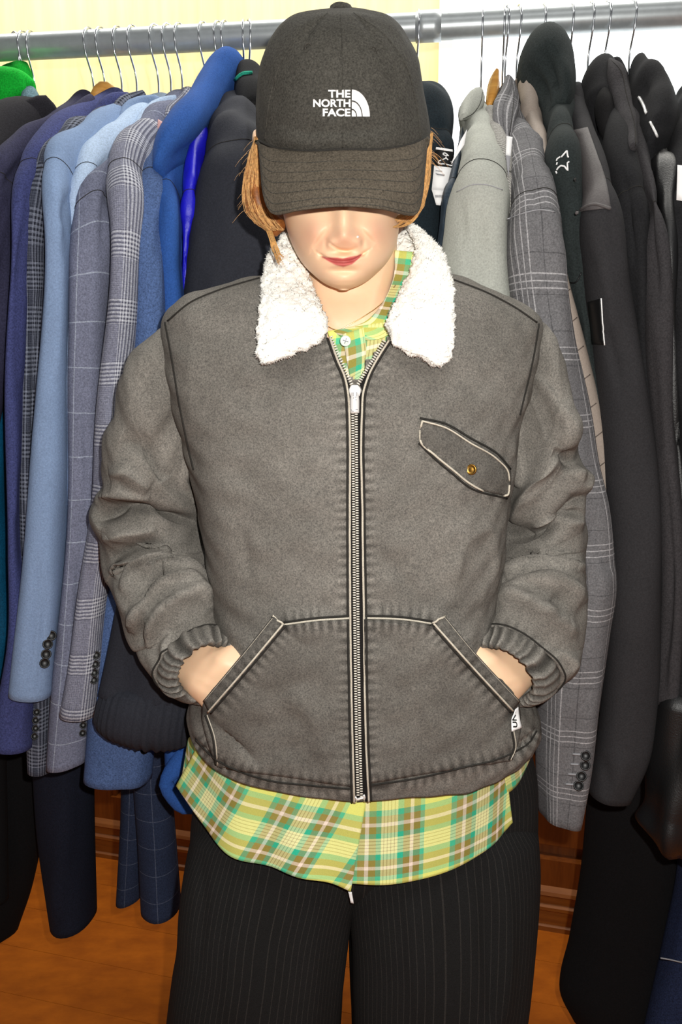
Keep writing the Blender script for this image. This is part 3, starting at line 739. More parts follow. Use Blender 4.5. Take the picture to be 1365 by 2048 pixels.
belt = loft([(352, 1500, 388, 1512, Yb-.27, .010), (324, 1545, 366, 1550, Yb-.28, .010), (318, 1570, 346, 1562, Yb-.285, .009), (335, 1604, 360, 1580, Yb-.285, .008), (366, 1628, 378, 1608, Yb-.285, .007), (386, 1628, 385, 1616, Yb-.285, .004)], m=16)
put('belt', belt, C['bright'], t)
t, g, b = garment('royal_satin_top', 'shiny royal blue satin top beside the bright blue coat', 'top', C['satin'], 470,
    [(410, 250, 440, 240, -.05, .02), (378, 300, 412, 288, -.16, .028), (366, 400, 402, 395, -.21, .03)], [(361, 500, 390, 500, -.22, .03), (360, 600, 385, 600, -.22, .03), (355, 900, 385, 900, -.22, .03)], hem=1200, hk=False, fl=[([(382, 320), (384, 400), (380, 470)], .004, 6, 6), ([(395, 300), (392, 400), (372, 520)], -.004, 6, 6)])
t, g, b = garment('charcoal_bomber', 'charcoal bomber jacket with gathered elastic hem behind the cap wearer', 'jacket', C['char'], 488,
    [(462, 220, 520, 205, -.02, .03), (430, 248, 530, 246, -.09, .05), (408, 330, 545, 330, -.18, .06)], [(388, 450, 560, 450, -.21, .06), (363, 600, 560, 600, -.22, .055), (330, 800, 560, 800, -.25, .045), (270, 1000, 540, 1000, -.29, .04), (230, 1210, 450, 1210, -.325, .035), (203, 1385, 392, 1400, -.335, .035)], hk=True, hem=1300, hang='first hook of the close pair left of the cap', th=.03,
    fl=[([(385, 430), (430, 455), (470, 500), (500, 560)], -.004, 4, 4), ([(420, 480), (450, 560), (460, 620)], -.006, 10, 20)], end='round', sname='front')
Yc_ = RY(488)-.34
put('elastic_hem', loft([(203, 1386, 390, 1402, Yc_+.005, .036), (194, 1412, 384, 1440, Yc_, .038), (190, 1436, 380, 1462, Yc_, .036), (196, 1450, 378, 1482, Yc_+.005, .030)], m=120, rows=24, gath=(34, .0028, .6)), C['char'], t)
t, g, b = garment('black_hooded_jacket', 'black hooded jacket with a mint rim just left of the cap', 'jacket', C['blk'], 497,
    [(474, 152, 516, 148, 0, .02), (468, 178, 535, 172, -.03, .05), (468, 215, 545, 212, -.06, .06), (480, 262, 560, 260, -.1, .05)], [(500, 420, 560, 420, -.16, .04), (500, 700, 560, 700, -.16, .04)], hem=1100, hang='second hook of the close pair left of the cap')
put('rim', thread(b, [(472, 160), (485, 149), (505, 147)], .003, .001), C['mint'], t)
put('fleece_lining', loft([(512, 470, 535, 468, RY(497)-.22, .02), (516, 540, 545, 540, RY(497)-.22, .02), (520, 640, 550, 640, RY(497)-.2, .02)], m=20), fabric('cloth_rib', (74, 70, 64), famt=.6, fine=350), t)
# trousers hanging below
def hung_trousers(label, mat, hook, legs, fl=None, cat='trousers', wbamp=.004):
    Y0 = RY(hook); hp = rail_pt(hook)
    l0 = legs[0][-1]; z = P(l0[0], l0[1], Y0)[2]
    t = thing('trousers', label, cat, (hp[0], hp[1], z), 'trousers hung under the jackets')
    for i, L in enumerate(legs):
        put('trouser_leg', loft([(a, b, c, d, Y0+e, f) for a, b, c, d, e, f in L], m=26, rows=60, ends=('round', 'open'), wb=[((40, 40, 5), wbamp, i+hook)], fl=fl), mat, t)
    return t
hung_trousers('plain black trousers hanging at the far left', C['bk_tr'], 60, [[(-60, 1150, 90, 1150, .0, .05), (-50, 1500, 92, 1500, .0, .05), (-45, 1700, 84, 1700, 0, .05), (-60, 1868, 34, 1858, 0, .05)], [(-80, 1150, 0, 1150, -.1, .03), (-70, 1800, 10, 1800, -.1, .03)]])
hung_trousers('dark navy trousers hanging beside the black pair', C['nv_tr'], 300, [[(80, 1150, 190, 1150, -.06, .05), (72, 1500, 190, 1500, -.06, .05), (78, 1660, 190, 1660, -.06, .05), (100, 1848, 190, 1832, -.06, .05)]], fl=[([(132, 1500), (130, 1650), (108, 1850)], .012, 14, 14)])
hung_trousers('navy windowpane check trousers with flared legs', C['win_tr'], 380, [[(252, 1200, 300, 1200, .0, .03), (246, 1560, 296, 1560, .0, .035), (240, 1680, 290, 1680, 0, .035), (233, 1800, 284, 1786, 0, .035)], [(290, 1200, 340, 1200, -.05, .035), (272, 1560, 345, 1560, -.05, .035), (280, 1680, 355, 1680, -.05, .04), (286, 1818, 365, 1812, -.05, .045)]])

# ---- right of the person ------------------------------------------------
t, g, b = garment('black_teal_jacket', 'black jacket with a printed swing tag right of the cap', 'jacket', C['darkteal'], 835,
    [(815, 205, 862, 194, -.03, .03), (800, 222, 902, 214, -.08, .04), (800, 290, 907, 288, -.12, .045)], [(790, 400, 892, 400, -.15, .045), (780, 520, 884, 520, -.16, .045), (760, 800, 884, 800, -.16, .045)], hem=1200, hang='lone hook hanger right behind the cap', end='round')
Yt = RY(835)-.195
tg = plate(t, 'swing_tag', ((872, 295), (908, 301), (908, 336), (869, 331)), Yt, M_TAGK)
q_ = [(869, 331), (908, 336), (906, 352), (892, 372), (893, 380), (888, 403), (884, 411), (873, 410), (864, 380)]
plate(t, 'swing_tag_lower', ((869, 331), (908, 336), (893, 380), (864, 379)), Yt, M_TAG)
plate(t, 'swing_tag_foot', ((864, 379), (893, 380), (884, 411), (873, 410)), Yt, M_TAG)
plate(t, 'tag_band', ((873, 294), (906, 299), (906, 303.5), (872, 298.5)), Yt-.001, M_TAG)
def marks(parent, name, lines, Y, r, mat):
    put(name, join_geo([tube([P(x, y, Y) for x, y in hermite(np.array(L, float), max(4, 4*len(L)))], r, 6) for L in lines]), mat, parent)
marks(t, 'tag_icon', [[(886, 307), (890, 306), (895, 309), (898, 312)], [(886, 308), (891, 311), (896, 311)], [(893, 313), (892, 316), (886, 319)], [(892, 315), (897, 320)], [(883, 320), (877, 324), (878, 326), (890, 328)], [(893, 328.5), (906, 330), (907, 327), (902, 323)]], Yt-.0012, .0008, M_WHITE)
marks(t, 'tag_print', [[(872, 341), (879, 342), (885, 342.5)], [(872, 347), (880, 348.5), (890, 350)], [(874, 349), (881, 350), (889, 351.5)]], Yt-.001, .0005, M_TAGG)
marks(t, 'tag_barcode', [[(871.5+i*2.1, 390), (872+i*2.0, 395)] for i in range(8)], Yt-.001, .0005, M_TAGG)
t, g, b = garment('slate_jacket', 'slate blue jacket showing only its shiny front edge', 'jacket', C['edge'], 960,
    [(925, 262, 940, 250, -.05, .015), (918, 300, 930, 296, -.14, .016), (898, 370, 912, 370, -.21, .018)], [(886, 420, 902, 420, -.225, .02), (876, 480, 892, 480, -.23, .02), (868, 560, 890, 560, -.23, .02), (860, 900, 890, 900, -.23, .02)], hem=1200, hk=False, wbamp=.002)
t, g, b = garment('light_grey_blazer', 'light grey linen-look blazer right of the fleece collar', 'blazer', C['ltgrey'], 966,
    [(924, 236, 968, 200, -.02, .022), (930, 268, 984, 258, -.08, .035), (926, 318, 998, 312, -.16, .045), (912, 375, 1006, 372, -.24, .052)], [(896, 440, 1008, 440, -.262, .055), (884, 520, 1014, 520, -.265, .055), (878, 620, 1028, 620, -.265, .055), (878, 800, 1040, 800, -.265, .05), (880, 1000, 1040, 1000, -.265, .05)], hem=1300,
    hang='hook hanger above the light grey blazer', fl=[([(955, 400), (965, 480), (985, 560)], -.006, 10, 10), ([(925, 400), (930, 480), (950, 580)], -.005, 8, 8)])
collar(t, [(922, 228, 928, 240, -.05, .01), (930, 200, 948, 236, -.02, .016), (944, 178, 968, 206, -.01, .014), (955, 175, 968, 186, 0, .008)], C['ltgrey'], 966)
put('shoulder_seam', thread(b, [(914, 384), (945, 370), (975, 370), (1006, 380)], .0006, .0004), M_TAGG, t)
plate(t, 'paper_tag', ((921, 282), (935, 258), (929, 290), (902, 330)), RY(966)-.262, M_TAG)
t, g, b = garment('herringbone_jacket', 'grey herringbone tweed jacket showing as a narrow strip', 'jacket', C['herr'], 1009,
    [(968, 235, 992, 212, 0, .02), (975, 265, 1002, 250, -.08, .03), (988, 310, 1015, 300, -.15, .035), (996, 380, 1022, 378, -.2, .04)], [(1002, 450, 1024, 450, -.22, .04), (1006, 520, 1030, 520, -.225, .04), (1012, 800, 1040, 800, -.23, .04)], hem=1300, hang='hook hanger beside the pale wooden one', wood_=M_HWOOD)
hw2 = loft([(972, 216, 984, 218, RY(1009)-.03, .008), (974, 190, 992, 200, RY(1009)-.02, .01), (985, 148, 998, 168, RY(1009), .01), (992, 138, 999, 144, RY(1009), .006)], m=20)
put('wooden_arm', hw2, M_HWOOD, bpy.data.objects[[o.name for o in bpy.data.objects if o.name.startswith('clothes_hanger') and o.parent is None][-1]])
t, g, b = garment('grey_check_blazer', 'grey blazer with fine white check lines and buttoned long sleeve', 'blazer', C['plaid'], 1014,
    [(990, 225, 1034, 172, 0, .022), (1006, 275, 1050, 240, -.08, .035), (1016, 335, 1084, 325, -.16, .045), (1016, 430, 1110, 422, -.255, .055)], [(1018, 520, 1121, 522, -.285, .055), (1030, 620, 1132, 622, -.29, .055), (1042, 725, 1154, 727, -.29, .055), (1060, 867, 1179, 869, -.29, .05), (1078, 1000, 1210, 1002, -.29, .05), (1086, 1100, 1222, 1100, -.29, .05), (1086, 1165, 1228, 1168, -.29, .05), (1084, 1254, 1215, 1256, -.29, .046), (1080, 1406, 1194, 1408, -.29, .045), (1078, 1520, 1184, 1524, -.29, .042), (1084, 1630, 1160, 1644, -.29, .04)], hem=1450,
    hang='hook hanger crossing its neighbour above the grey check blazer', fl=[([(1180, 1030), (1200, 1090), (1222, 1150)], -.008, 8, 14)])
collar(t, [(1006, 292, 1016, 300, -.09, .01), (985, 240, 1034, 238, -.06, .016), (988, 205, 1036, 222, -.03, .018), (1002, 178, 1035, 200, -.01, .016), (1013, 152, 1030, 172, 0, .01)], C['plaid'], 1014)
plate(t, 'paper_tag', ((1014, 272), (1026, 274), (1022, 312), (1012, 310)), RY(1014)-.235, M_TAG)
plate(t, 'paper_tag', ((1012, 310), (1022, 312), (1018, 352), (1017, 352)), RY(1014)-.24, M_TAGG)
put('shoulder_seam', thread(b, [(1016, 438), (1050, 426), (1080, 420), (1111, 424)], .0007, .0004), M_TAGG, t)
bp = [(1172, 1511), (1171, 1530), (1164, 1552), (1158, 1571)]
buttons(t, b, bp, .0072)
for (x, y) in ((1154, 1508), (1150, 1528), (1145, 1548), (1140, 1568)):
    put('buttonhole', thread(b, [(x-8, y), (x, y+.5), (x+8, y+1)], .0016, .0003, 3), M_TAGG, t)
t, g, b = garment('taupe_quilted_jacket', 'taupe quilted jacket behind the grey check blazer', 'jacket', C['taupe'], 1037,
    [(1040, 200, 1078, 190, 0, .025), (1046, 250, 1086, 245, -.08, .03), (1066, 340, 1102, 338, -.18, .035)], [(1084, 457, 1120, 457, -.24, .035), (1098, 570, 1139, 570, -.25, .035), (1120, 715, 1172, 715, -.255, .035), (1140, 813, 1197, 813, -.255, .035), (1158, 903, 1215, 903, -.255, .035), (1176, 958, 1222, 958, -.255, .03), (1194, 1050, 1222, 1050, -.255, .02)], hem=1300, hang='hook hanger above the taupe quilted jacket', end='round', wbamp=.002)
Yq = RY(1037)
put('hood', loft([(1034, 156, 1046, 170, Yq-.03, .012), (1036, 182, 1075, 168, Yq-.05, .022), (1042, 215, 1091, 186, Yq-.07, .024), (1046, 248, 1086, 226, Yq-.08, .022), (1058, 262, 1082, 250, Yq-.09, .014)], m=24, wb=[((60, 60, 60), .003, 8)]), C['taupe'], t)
for i in range(9):
    y = 592+i*57; x0, x1 = np.interp(y, [570, 715, 903, 1050], [1104, 1128, 1168, 1200]), np.interp(y, [570, 715, 903, 958, 1050], [1138, 1172, 1214, 1221, 1222])
    put('quilt_stitch', thread(b, [(x0-6, y+24), (x1-2, y-14)], .0007, .0003, 5), fabric('quilt_thread', (92, 82, 76)) if i == 0 else bpy.data.materials['quilt_thread'], t)
t, g, b = garment('star_hooded_jacket', 'dark bottle-green hooded jacket with a white star outline on the sleeve', 'jacket', C['bottle'], 1087,
    [(1064, 180, 1140, 178, -.02, .04), (1084, 240, 1142, 240, -.09, .045), (1094, 300, 1148, 298, -.17, .045)], [(1100, 360, 1154, 358, -.22, .045), (1114, 450, 1162, 450, -.235, .045), (1130, 570, 1180, 570, -.24, .04), (1155, 715, 1200, 715, -.24, .04), (1175, 813, 1215, 813, -.24, .04), (1190, 1000, 1232, 1000, -.24, .04), (1195, 1300, 1225, 1300, -.24, .035)], hem=1400, hang='hook hanger above the tall dark green hood')
Yh = RY(1087)
put('hood', loft([(1070, 104, 1112, 100, Yh, .02), (1045, 116, 1130, 112, Yh-.02, .05), (1036, 134, 1143, 134, Yh-.04, .062), (1044, 160, 1148, 160, Yh-.06, .06), (1070, 190, 1150, 186, Yh-.08, .05), (1090, 240, 1140, 236, Yh-.1, .04)], m=32, fl=[([(1084, 102), (1098, 140), (1120, 195)], -.016, 6, 16), ([(1044, 138), (1075, 165), (1096, 215)], -.014, 6, 12), ([(1120, 118), (1132, 150), (1130, 200)], .010, 10, 10)]), C['bottle'], t)
star = [[(1123.5, 314.5), (1134.5, 301.5), (1136, 313), (1138, 315)], [(1121.5, 313.5), (1115, 318), (1114, 322)], [(1115.5, 325), (1114, 330)], [(1114.5, 340), (1118, 335), (1123, 331.5), (1130, 333), (1136.5, 341.5), (1135.5, 326), (1139, 323.5)], [(1113, 343), (1114.5, 347)]]
put('star_emblem', join_geo([thread(b, L, .0011, .0004, 2.0, smooth=False) for L in star]), M_WHITE, t)
put('arm_seam', thread(b, [(1138, 565), (1150, 566), (1164, 545)], .001, .0004), M_BLKPL, t)
t, g, b = garment('patch_shoulder_jacket', 'black jacket with grey leathery shoulder panel and sleeve pocket patch', 'jacket', C['soft'], 1143,
    [(1138, 205, 1178, 190, 0, .03), (1136, 255, 1180, 245, -.08, .04), (1148, 330, 1200, 322, -.17, .045), (1152, 412, 1222, 405, -.235, .05)], [(1154, 470, 1238, 470, -.26, .05), (1160, 523, 1248, 523, -.265, .05), (1188, 704, 1273, 704, -.265, .05), (1200, 813, 1292, 813, -.265, .05), (1216, 958, 1308, 958, -.265, .05), (1224, 1100, 1318, 1100, -.265, .05), (1218, 1250, 1318, 1250, -.265, .048), (1206, 1400, 1310, 1400, -.265, .046), (1192, 1500, 1296, 1504, -.265, .045), (1178, 1586, 1262, 1598, -.265, .04)], hem=1500,
    hang='hook hanger above the grey shoulder panel jacket')
put('collar', loft([(1134, 262, 1182, 252, RY(1143)-.08, .03), (1136, 236, 1180, 226, RY(1143)-.05, .034), (1140, 212, 1176, 200, RY(1143)-.03, .03), (1150, 190, 1170, 182, RY(1143)-.01, .015)], m=22), C['soft'], t)
put('shoulder_panel', patch(b, [(1141, 262), (1148, 320), (1153, 380), (1155, 424)], [(1176, 256), (1198, 318), (1214, 370), (1222, 416)], 10, 16, off=.002, thick=.002), C['patchm'], t)
put('panel_piping', thread(b, [(1154, 426), (1185, 410), (1222, 418)], .0022, .002), C['patchm'], t)
put('sleeve_pocket', patch(b, [(1178, 604), (1182, 640), (1186, 688)], [(1205, 596), (1207, 640), (1211, 690)], 6, 10, off=.002, thick=.002), M_BLKPL, t)
put('pocket_edge', thread(b, [(1205, 596), (1206.5, 620), (1208, 650), (1211, 690)], .0009, .003), M_TAG, t)
t, g, b = garment('black_softshell', 'black softshell jacket with open hollow collar', 'jacket', C['blk'], 1181,
    [(1172, 180, 1222, 178, 0, .035), (1190, 232, 1240, 228, -.07, .045), (1206, 310, 1262, 306, -.16, .045), (1224, 410, 1290, 404, -.225, .045)], [(1232, 500, 1296, 500, -.245, .045), (1252, 700, 1298, 700, -.25, .04), (1268, 900, 1310, 900, -.25, .04), (1290, 1200, 1325, 1200, -.25, .04)], hem=1400, hang='hook hanger above the black softshell collar')
put('hood', loft([(1188, 138, 1226, 132, RY(1181), .02), (1162, 172, 1236, 164, RY(1181)-.03, .045), (1164, 205, 1236, 205, RY(1181)-.06, .045), (1184, 240, 1240, 236, RY(1181)-.09, .04)], m=28, fl=[([(1182, 250), (1184, 205), (1200, 182), (1225, 180)], .01, 6, 10)]), C['blk'], t)
put('collar_opening', loft([(1196, 190, 1218, 184, RY(1181)-.1, .012), (1190, 215, 1228, 205, RY(1181)-.115, .02), (1196, 250, 1236, 235, RY(1181)-.13, .018), (1210, 290, 1238, 270, RY(1181)-.15, .012)], m=20), fabric('cloth_softlining', (22, 21, 22)), t)
t, g, b = garment('dark_grey_coat', 'dark grey long coat with pointed collar tip near the window', 'coat', C['dgrey'], 1214,
    [(1214, 150, 1244, 140, 0, .025), (1236, 230, 1272, 224, -.07, .035), (1258, 330, 1292, 326, -.16, .04), (1278, 440, 1318, 436, -.235, .045)], [(1284, 560, 1332, 560, -.262, .045), (1287, 704, 1340, 704, -.265, .045), (1302, 921, 1347, 921, -.265, .042), (1318, 1150, 1362, 1150, -.265, .04), (1310, 1400, 1350, 1400, -.265, .04)], hem=1480, hang='hook hanger above the dark grey coat')
collar(t, [(1216, 118, 1226, 122, 0, .006), (1216, 140, 1244, 134, -.02, .014), (1224, 200, 1262, 190, -.05, .018), (1248, 262, 1276, 252, -.1, .014), (1262, 300, 1274, 290, -.14, .008)], C['dgrey'], 1214)
t, g, b = garment('zip_hooded_jacket', 'black hooded jacket with a silver zip and glossy sleeve near the right edge', 'jacket', C['gloss'], 1264,
    [(1270, 210, 1318, 210, .0, .02), (1282, 285, 1336, 280, -.07, .03), (1284, 350, 1346, 345, -.15, .04)], [(1294, 420, 1345, 420, -.215, .045), (1302, 490, 1346, 490, -.24, .045), (1318, 700, 1350, 700, -.24, .04), (1330, 1000, 1362, 1000, -.24, .04)], hem=1400, hang='last hook hanger at the right end of the rail', wbamp=.006)
Yz = RY(1264)
zh = loft([(1262, 126, 1270, 130, Yz, .01), (1262, 152, 1288, 152, Yz-.03, .03), (1262, 185, 1316, 180, Yz-.06, .045), (1264, 222, 1342, 214, Yz-.09, .052), (1268, 258, 1354, 248, Yz-.12, .052), (1276, 290, 1342, 282, Yz-.15, .045), (1288, 306, 1316, 302, Yz-.17, .025)], m=32, wb=[((60, 60, 60), .003, 3)], fl=[([(1272, 240), (1290, 200), (1290, 160)], -.008, 8, 8), ([(1276, 262), (1300, 250), (1350, 245)], -.005, 8, 8)])
put('hood', zh, C['blk'], t)
zb = bvh_of(zh)
put('silver_zip', join_geo([thread(zb, [(1279, 195), (1286, 206), (1294, 226)], .0022, .001, 3), thread(zb, [(1302, 244), (1308, 258), (1315, 274)], .0018, .001, 3)]), M_ZIP, t)
t, g, b = garment('black_windbreaker', 'black windbreaker with shiny crumpled hem cut by the right edge', 'jacket', C['blk'], 1330,
    [(1352, 200, 1400, 190, -.04, .03), (1338, 270, 1410, 262, -.1, .045), (1326, 400, 1420, 395, -.2, .05)], [(1320, 500, 1430, 500, -.235, .05), (1330, 700, 1440, 700, -.24, .05), (1342, 950, 1450, 950, -.24, .05), (1340, 1150, 1450, 1150, -.24, .05), (1325, 1400, 1440, 1400, -.25, .05), (1305, 1510, 1435, 1515, -.25, .05)], hem=1500, hk=False, end='round')
put('shiny_hem', loft([(1316, 1400, 1440, 1405, RY(1330)-.262, .05), (1304, 1511, 1436, 1530, RY(1330)-.265, .05), (1289, 1600, 1430, 1630, RY(1330)-.268, .05), (1273, 1654, 1425, 1705, RY(1330)-.27, .045), (1280, 1664, 1422, 1720, RY(1330)-.268, .035)], m=48, rows=40, wb=[((70, 70, 20), .006, 11), ((40, 40, 12), .006, 12)]), C['gloss'], t)
plate(t, 'paper_tag', ((1356, 330), (1380, 332), (1378, 404), (1354, 400)), RY(1330)-.27, M_TAG)
hung_trousers('wide black trousers hanging at the lower right', C['bk_tr'], 1160, [[(1176, 1200, 1400, 1200, -.03, .06), (1178, 1600, 1400, 1600, -.03, .06), (1164, 1750, 1400, 1760, -.03, .06), (1140, 1870, 1390, 1890, -.03, .06), (1120, 1990, 1370, 2040, -.03, .06), (1150, 2044, 1368, 2110, -.03, .05)]])
t = hung_trousers('dark blue jeans at the lower right corner', C['jean'], 1300, [[(1372, 1500, 1460, 1500, -.1, .04), (1362, 1764, 1460, 1764, -.1, .045), (1330, 1906, 1460, 1906, -.1, .045), (1295, 2048, 1450, 2048, -.1, .045), (1280, 2120, 1450, 2120, -.1, .045)]], cat='jeans')
put('hem_stitch', tube([P(x, y, RY(1300)-.148) for x, y in ((1322, 1916), (1340, 1919), (1366, 1925), (1400, 1930))], .0012, 6), M_TAGG, t)

# ------------------------------------------------------------------ the person
person = thing('person', 'person in black cap, fleece-collared grey denim jacket and plaid shirt, hands in pockets', 'person', (0.02, 1.08, 0.0))
def hrings(rows_, n=2.3, m=160, rows=150, emode='y', raw=True, **kw):
    return loft([(a[1], a[0], a[2], a[0], a[3], a[4]) for a in rows_], m=m, rows=rows, n=n, emode=emode, raw=raw, **kw)
def ones(g, k=1.0): return {'wear_shade': np.full((len(g['v']), 3), k)}

# seams of the jacket in the picture
ZL = [(660, 676), (676, 722), (690, 755), (697, 790), (699, 830), (700, 1030), (701, 1230), (706, 1500), (709, 1606)]
ZR = [(778, 682), (757, 715), (738, 750), (727, 785), (724, 830), (725, 1030), (728, 1230), (733, 1500), (738, 1602)]
PLin = [(568, 1249), (500, 1330), (418, 1425)]; PLout = [(546, 1232), (497, 1293), (406, 1402)]
PRin = [(866, 1247), (940, 1330), (1026, 1423)]; PRout = [(891, 1232), (946, 1299), (1042, 1403)]
PLtop = [(568, 1249), (630, 1241), (699, 1236)]; PRtop = [(727, 1236), (800, 1238), (866, 1247)]
HEML = [(392, 1478), (402, 1490), (437, 1522), (481, 1543), (544, 1562), (615, 1570), (700, 1578)]
HEMR = [(737, 1571), (836, 1556), (917, 1537), (1016, 1510), (1060, 1484), (1074, 1462)]
SIDEL = [(411, 1430), (426, 1475), (432, 1530)]; SIDER = [(1024, 1462), (1028, 1495), (1018, 1520)]
FLT = [(842, 840), (889, 852), (941, 882), (997, 916), (1019, 942)]; FLB = [(840, 884), (868, 911), (908, 944), (940, 970), (1014, 993)]
def wear_shade_of(v, seams, base=1.0):  # colour factor: seam wear, painted fold and collar shade, even base per part
    X, Y = proj(v); k = np.full(X.shape, base)
    for pts, dep, wd, fr in seams:
        d, s, t = seg_dist(X, Y, pts)
        L = np.linalg.norm(np.diff(np.array(pts, float), axis=0), axis=1).sum()
        rope = 0.55+0.45*np.sin(t*L/fr+2.2*np.sin(t*L/61.0)) if fr < 1e8 else .6*np.sqrt(np.clip(np.sin(np.pi*t), 0, 1))
        if fr > 1e8: k *= 1-dep*np.exp(-(d/wd)**2)*rope; continue
        k *= 1-dep*np.exp(-(d/wd)**2)*rope
        k *= 1+0.75*dep*np.exp(-((d-wd*0.7)/(wd*0.7))**2)*(1-rope)
    return {'wear_shade': np.repeat(k[:, None], 3, 1)}
SEAMS_AND_SHADE = [(ZL, .62, 20, 3.2), (ZR, .62, 20, 3.2), (PLtop, .62, 20, 3.0), (PRtop, .62, 20, 3.0), (PLin, .66, 22, 3.0), (PRin, .66, 22, 3.0), (HEML, .6, 18, 3.0), (HEMR, .6, 18, 3.0), (FLT, .4, 12, 3.5), (FLB, .4, 12, 3.5), ([(522, 735), (580, 728), (650, 690)], .45, 40, 1e9), ([(775, 690), (830, 725), (900, 738)], .4, 36, 1e9)]  # last two entries paint shade below the collar wings into the denim

# ---- jacket shell
T = hrings([(546, 575, 845, 1.09, .045), (556, 500, 915, 1.087, .06), (580, 420, 975, 1.083, .075), (606, 362, 1030, 1.08, .088), (640, 332, 1076, 1.08, .10), (700, 337, 1074, 1.08, .116), (800, 352, 1052, 1.08, .13), (870, 372, 1030, 1.08, .135), (930, 386, 1022, 1.08, .138), (1000, 400, 1012, 1.08, .14), (1100, 418, 1001, 1.08, .142), (1200, 436, 986, 1.08, .143), (1270, 440, 984, 1.08, .145), (1340, 414, 1026, 1.08, .147), (1400, 392, 1062, 1.08, .147), (1440, 386, 1074, 1.08, .146), (1470, 390, 1072, 1.08, .143), (1496, 402, 1062, 1.08, .137)], rows=260, m=300, n=2.7)
T = T+grid_normals(T)*(0.0022*wob(T, (22, 22, 12), 3)+0.0012*wob(T, 70, 8))[..., None]
hw_ = np.clip((np.arange(len(T))/len(T)-.80)/.2, 0, 1)[:, None]**1.5; cx_ = T[..., 0].mean(1)[:, None]; ha_ = np.abs(T[..., 0]-cx_).max(1)[:, None]
T[..., 2] += .026*hw_*(np.abs(T[..., 0]-cx_)/ha_)**2.5
T = folds(T, [([(905, 1215), (912, 1150), (935, 1080), (985, 1050)], .006, 14, 22), ([(1000, 890), (1022, 900), (1018, 1000)], .005, 12, 25), ([(985, 1050), (990, 1130), (960, 1215)], .005, 10, 18),
              ([(740, 1090), (800, 1150), (860, 1225)], -.004, 14, 14), ([(470, 1030), (490, 1100), (500, 1180)], -.004, 18, 18), ([(385, 640), (380, 760), (385, 870)], .003, 20, 20),
              ([(540, 770), (600, 740), (660, 745)], -.003, 20, 20), ([(580, 1380), (640, 1450), (660, 1560)], .004, 20, 20), ([(800, 1330), (850, 1420), (870, 1500)], .004, 22, 22),
              ([(450, 1450), (520, 1530)], -.004, 8, 8),([(388, 1476), (396, 1504)], -.006, 3, 3), ([(397, 1484), (406, 1514)], -.006, 3, 3), ([(407, 1492), (417, 1522)], -.006, 3, 3), ([(418, 1500), (428, 1530)], -.006, 3, 3), ([(431, 1508), (440, 1538)], -.006, 3, 3), ([(446, 1516), (454, 1545)], -.006, 3, 3), ([(1074, 1456), (1066, 1486)], -.006, 3, 3), ([(1064, 1464), (1056, 1494)], -.006, 3, 3), ([(1053, 1472), (1046, 1502)], -.006, 3, 3), ([(1042, 1480), (1035, 1510)], -.006, 3, 3), ([(1029, 1488), (1023, 1516)], -.006, 3, 3),  ([(700, 830), (700, 1230)], -.0025, 8, 8), ([(727, 830), (729, 1230)], -.0025, 8, 8)])
tg_ = close_grid(T, 'flat', 'open')
TB = bvh_of(tg_)
# open the neck and the unzipped V
def inpoly(x, y, poly):
    c = np.zeros(x.shape, bool); n = len(poly)
    for i in range(n):
        (x0, y0), (x1, y1) = poly[i], poly[(i+1) % n]
        c ^= ((y0 > y) != (y1 > y)) & (x < (x1-x0)*(y-y0)/(y1-y0+1e-12)+x0)
    return c
ctr = np.array([tg_['v'][list(f)].mean(0) for f in tg_['f']]); fx, fy = proj(ctr)
cut = inpoly(fx, fy, [(590, 520), (636, 610), (656, 668), (675, 712), (708, 778), (741, 718), (778, 676), (800, 610), (830, 520)]) & (ctr[:, 1] < 1.09)
shell = {'v': tg_['v'], 'f': [f for f, c in zip(tg_['f'], cut) if not c], 'uv': tg_['uv']}
jacket = mk('jacket', shell['v'], shell['f'], M_DENIM, person, uvs=shell['uv'], attrs=wear_shade_of(shell['v'], SEAMS_AND_SHADE), label='washed grey denim jacket with white fleece collar')

# ---- sleeves
YC = hit(TB, 450, 1345)[1]
SLF = [([(188, 1042), (231, 1019), (297, 1022), (363, 1038), (402, 1046)], -.017, 16, 9), ([(205, 1078), (245, 1068), (313, 1058)], .006, 14, 10),
       ([(224, 1150), (242, 1131), (280, 1114), (343, 1101)], .011, 22, 8), ([(225, 1122), (260, 1102), (330, 1088)], -.004, 9, 9), ([(243, 1184), (256, 1160), (313, 1127), (379, 1134), (424, 1176)], .010, 20, 8), ([(240, 1160), (265, 1135), (310, 1117), (370, 1120)], -.005, 8, 9),
       ([(254, 1236), (290, 1207), (330, 1165), (373, 1157), (420, 1196)], .009, 20, 7), ([(250, 1218), (285, 1190), (325, 1152), (375, 1146)], -.006, 6, 8), ([(264, 1266), (274, 1233), (293, 1207)], .007, 12, 8),
       ([(297, 1296), (300, 1246), (323, 1216), (363, 1190), (396, 1183), (428, 1218)], .009, 18, 7), ([(285, 1290), (288, 1245), (312, 1207), (355, 1182)], -.006, 6, 8),
       ([(326, 823), (350, 926), (370, 977), (394, 1005)], .006, 6, 14), ([(222, 950), (250, 940), (300, 975)], .008, 20, 14), ([(240, 880), (290, 900), (330, 960)], -.008, 16, 16), ([(300, 700), (310, 780), (330, 860)], -.007, 14, 16), ([(188, 1005), (230, 985), (300, 1000)], .008, 14, 18), ([(340, 1340), (330, 1300), (345, 1265)], .004, 12, 10)]
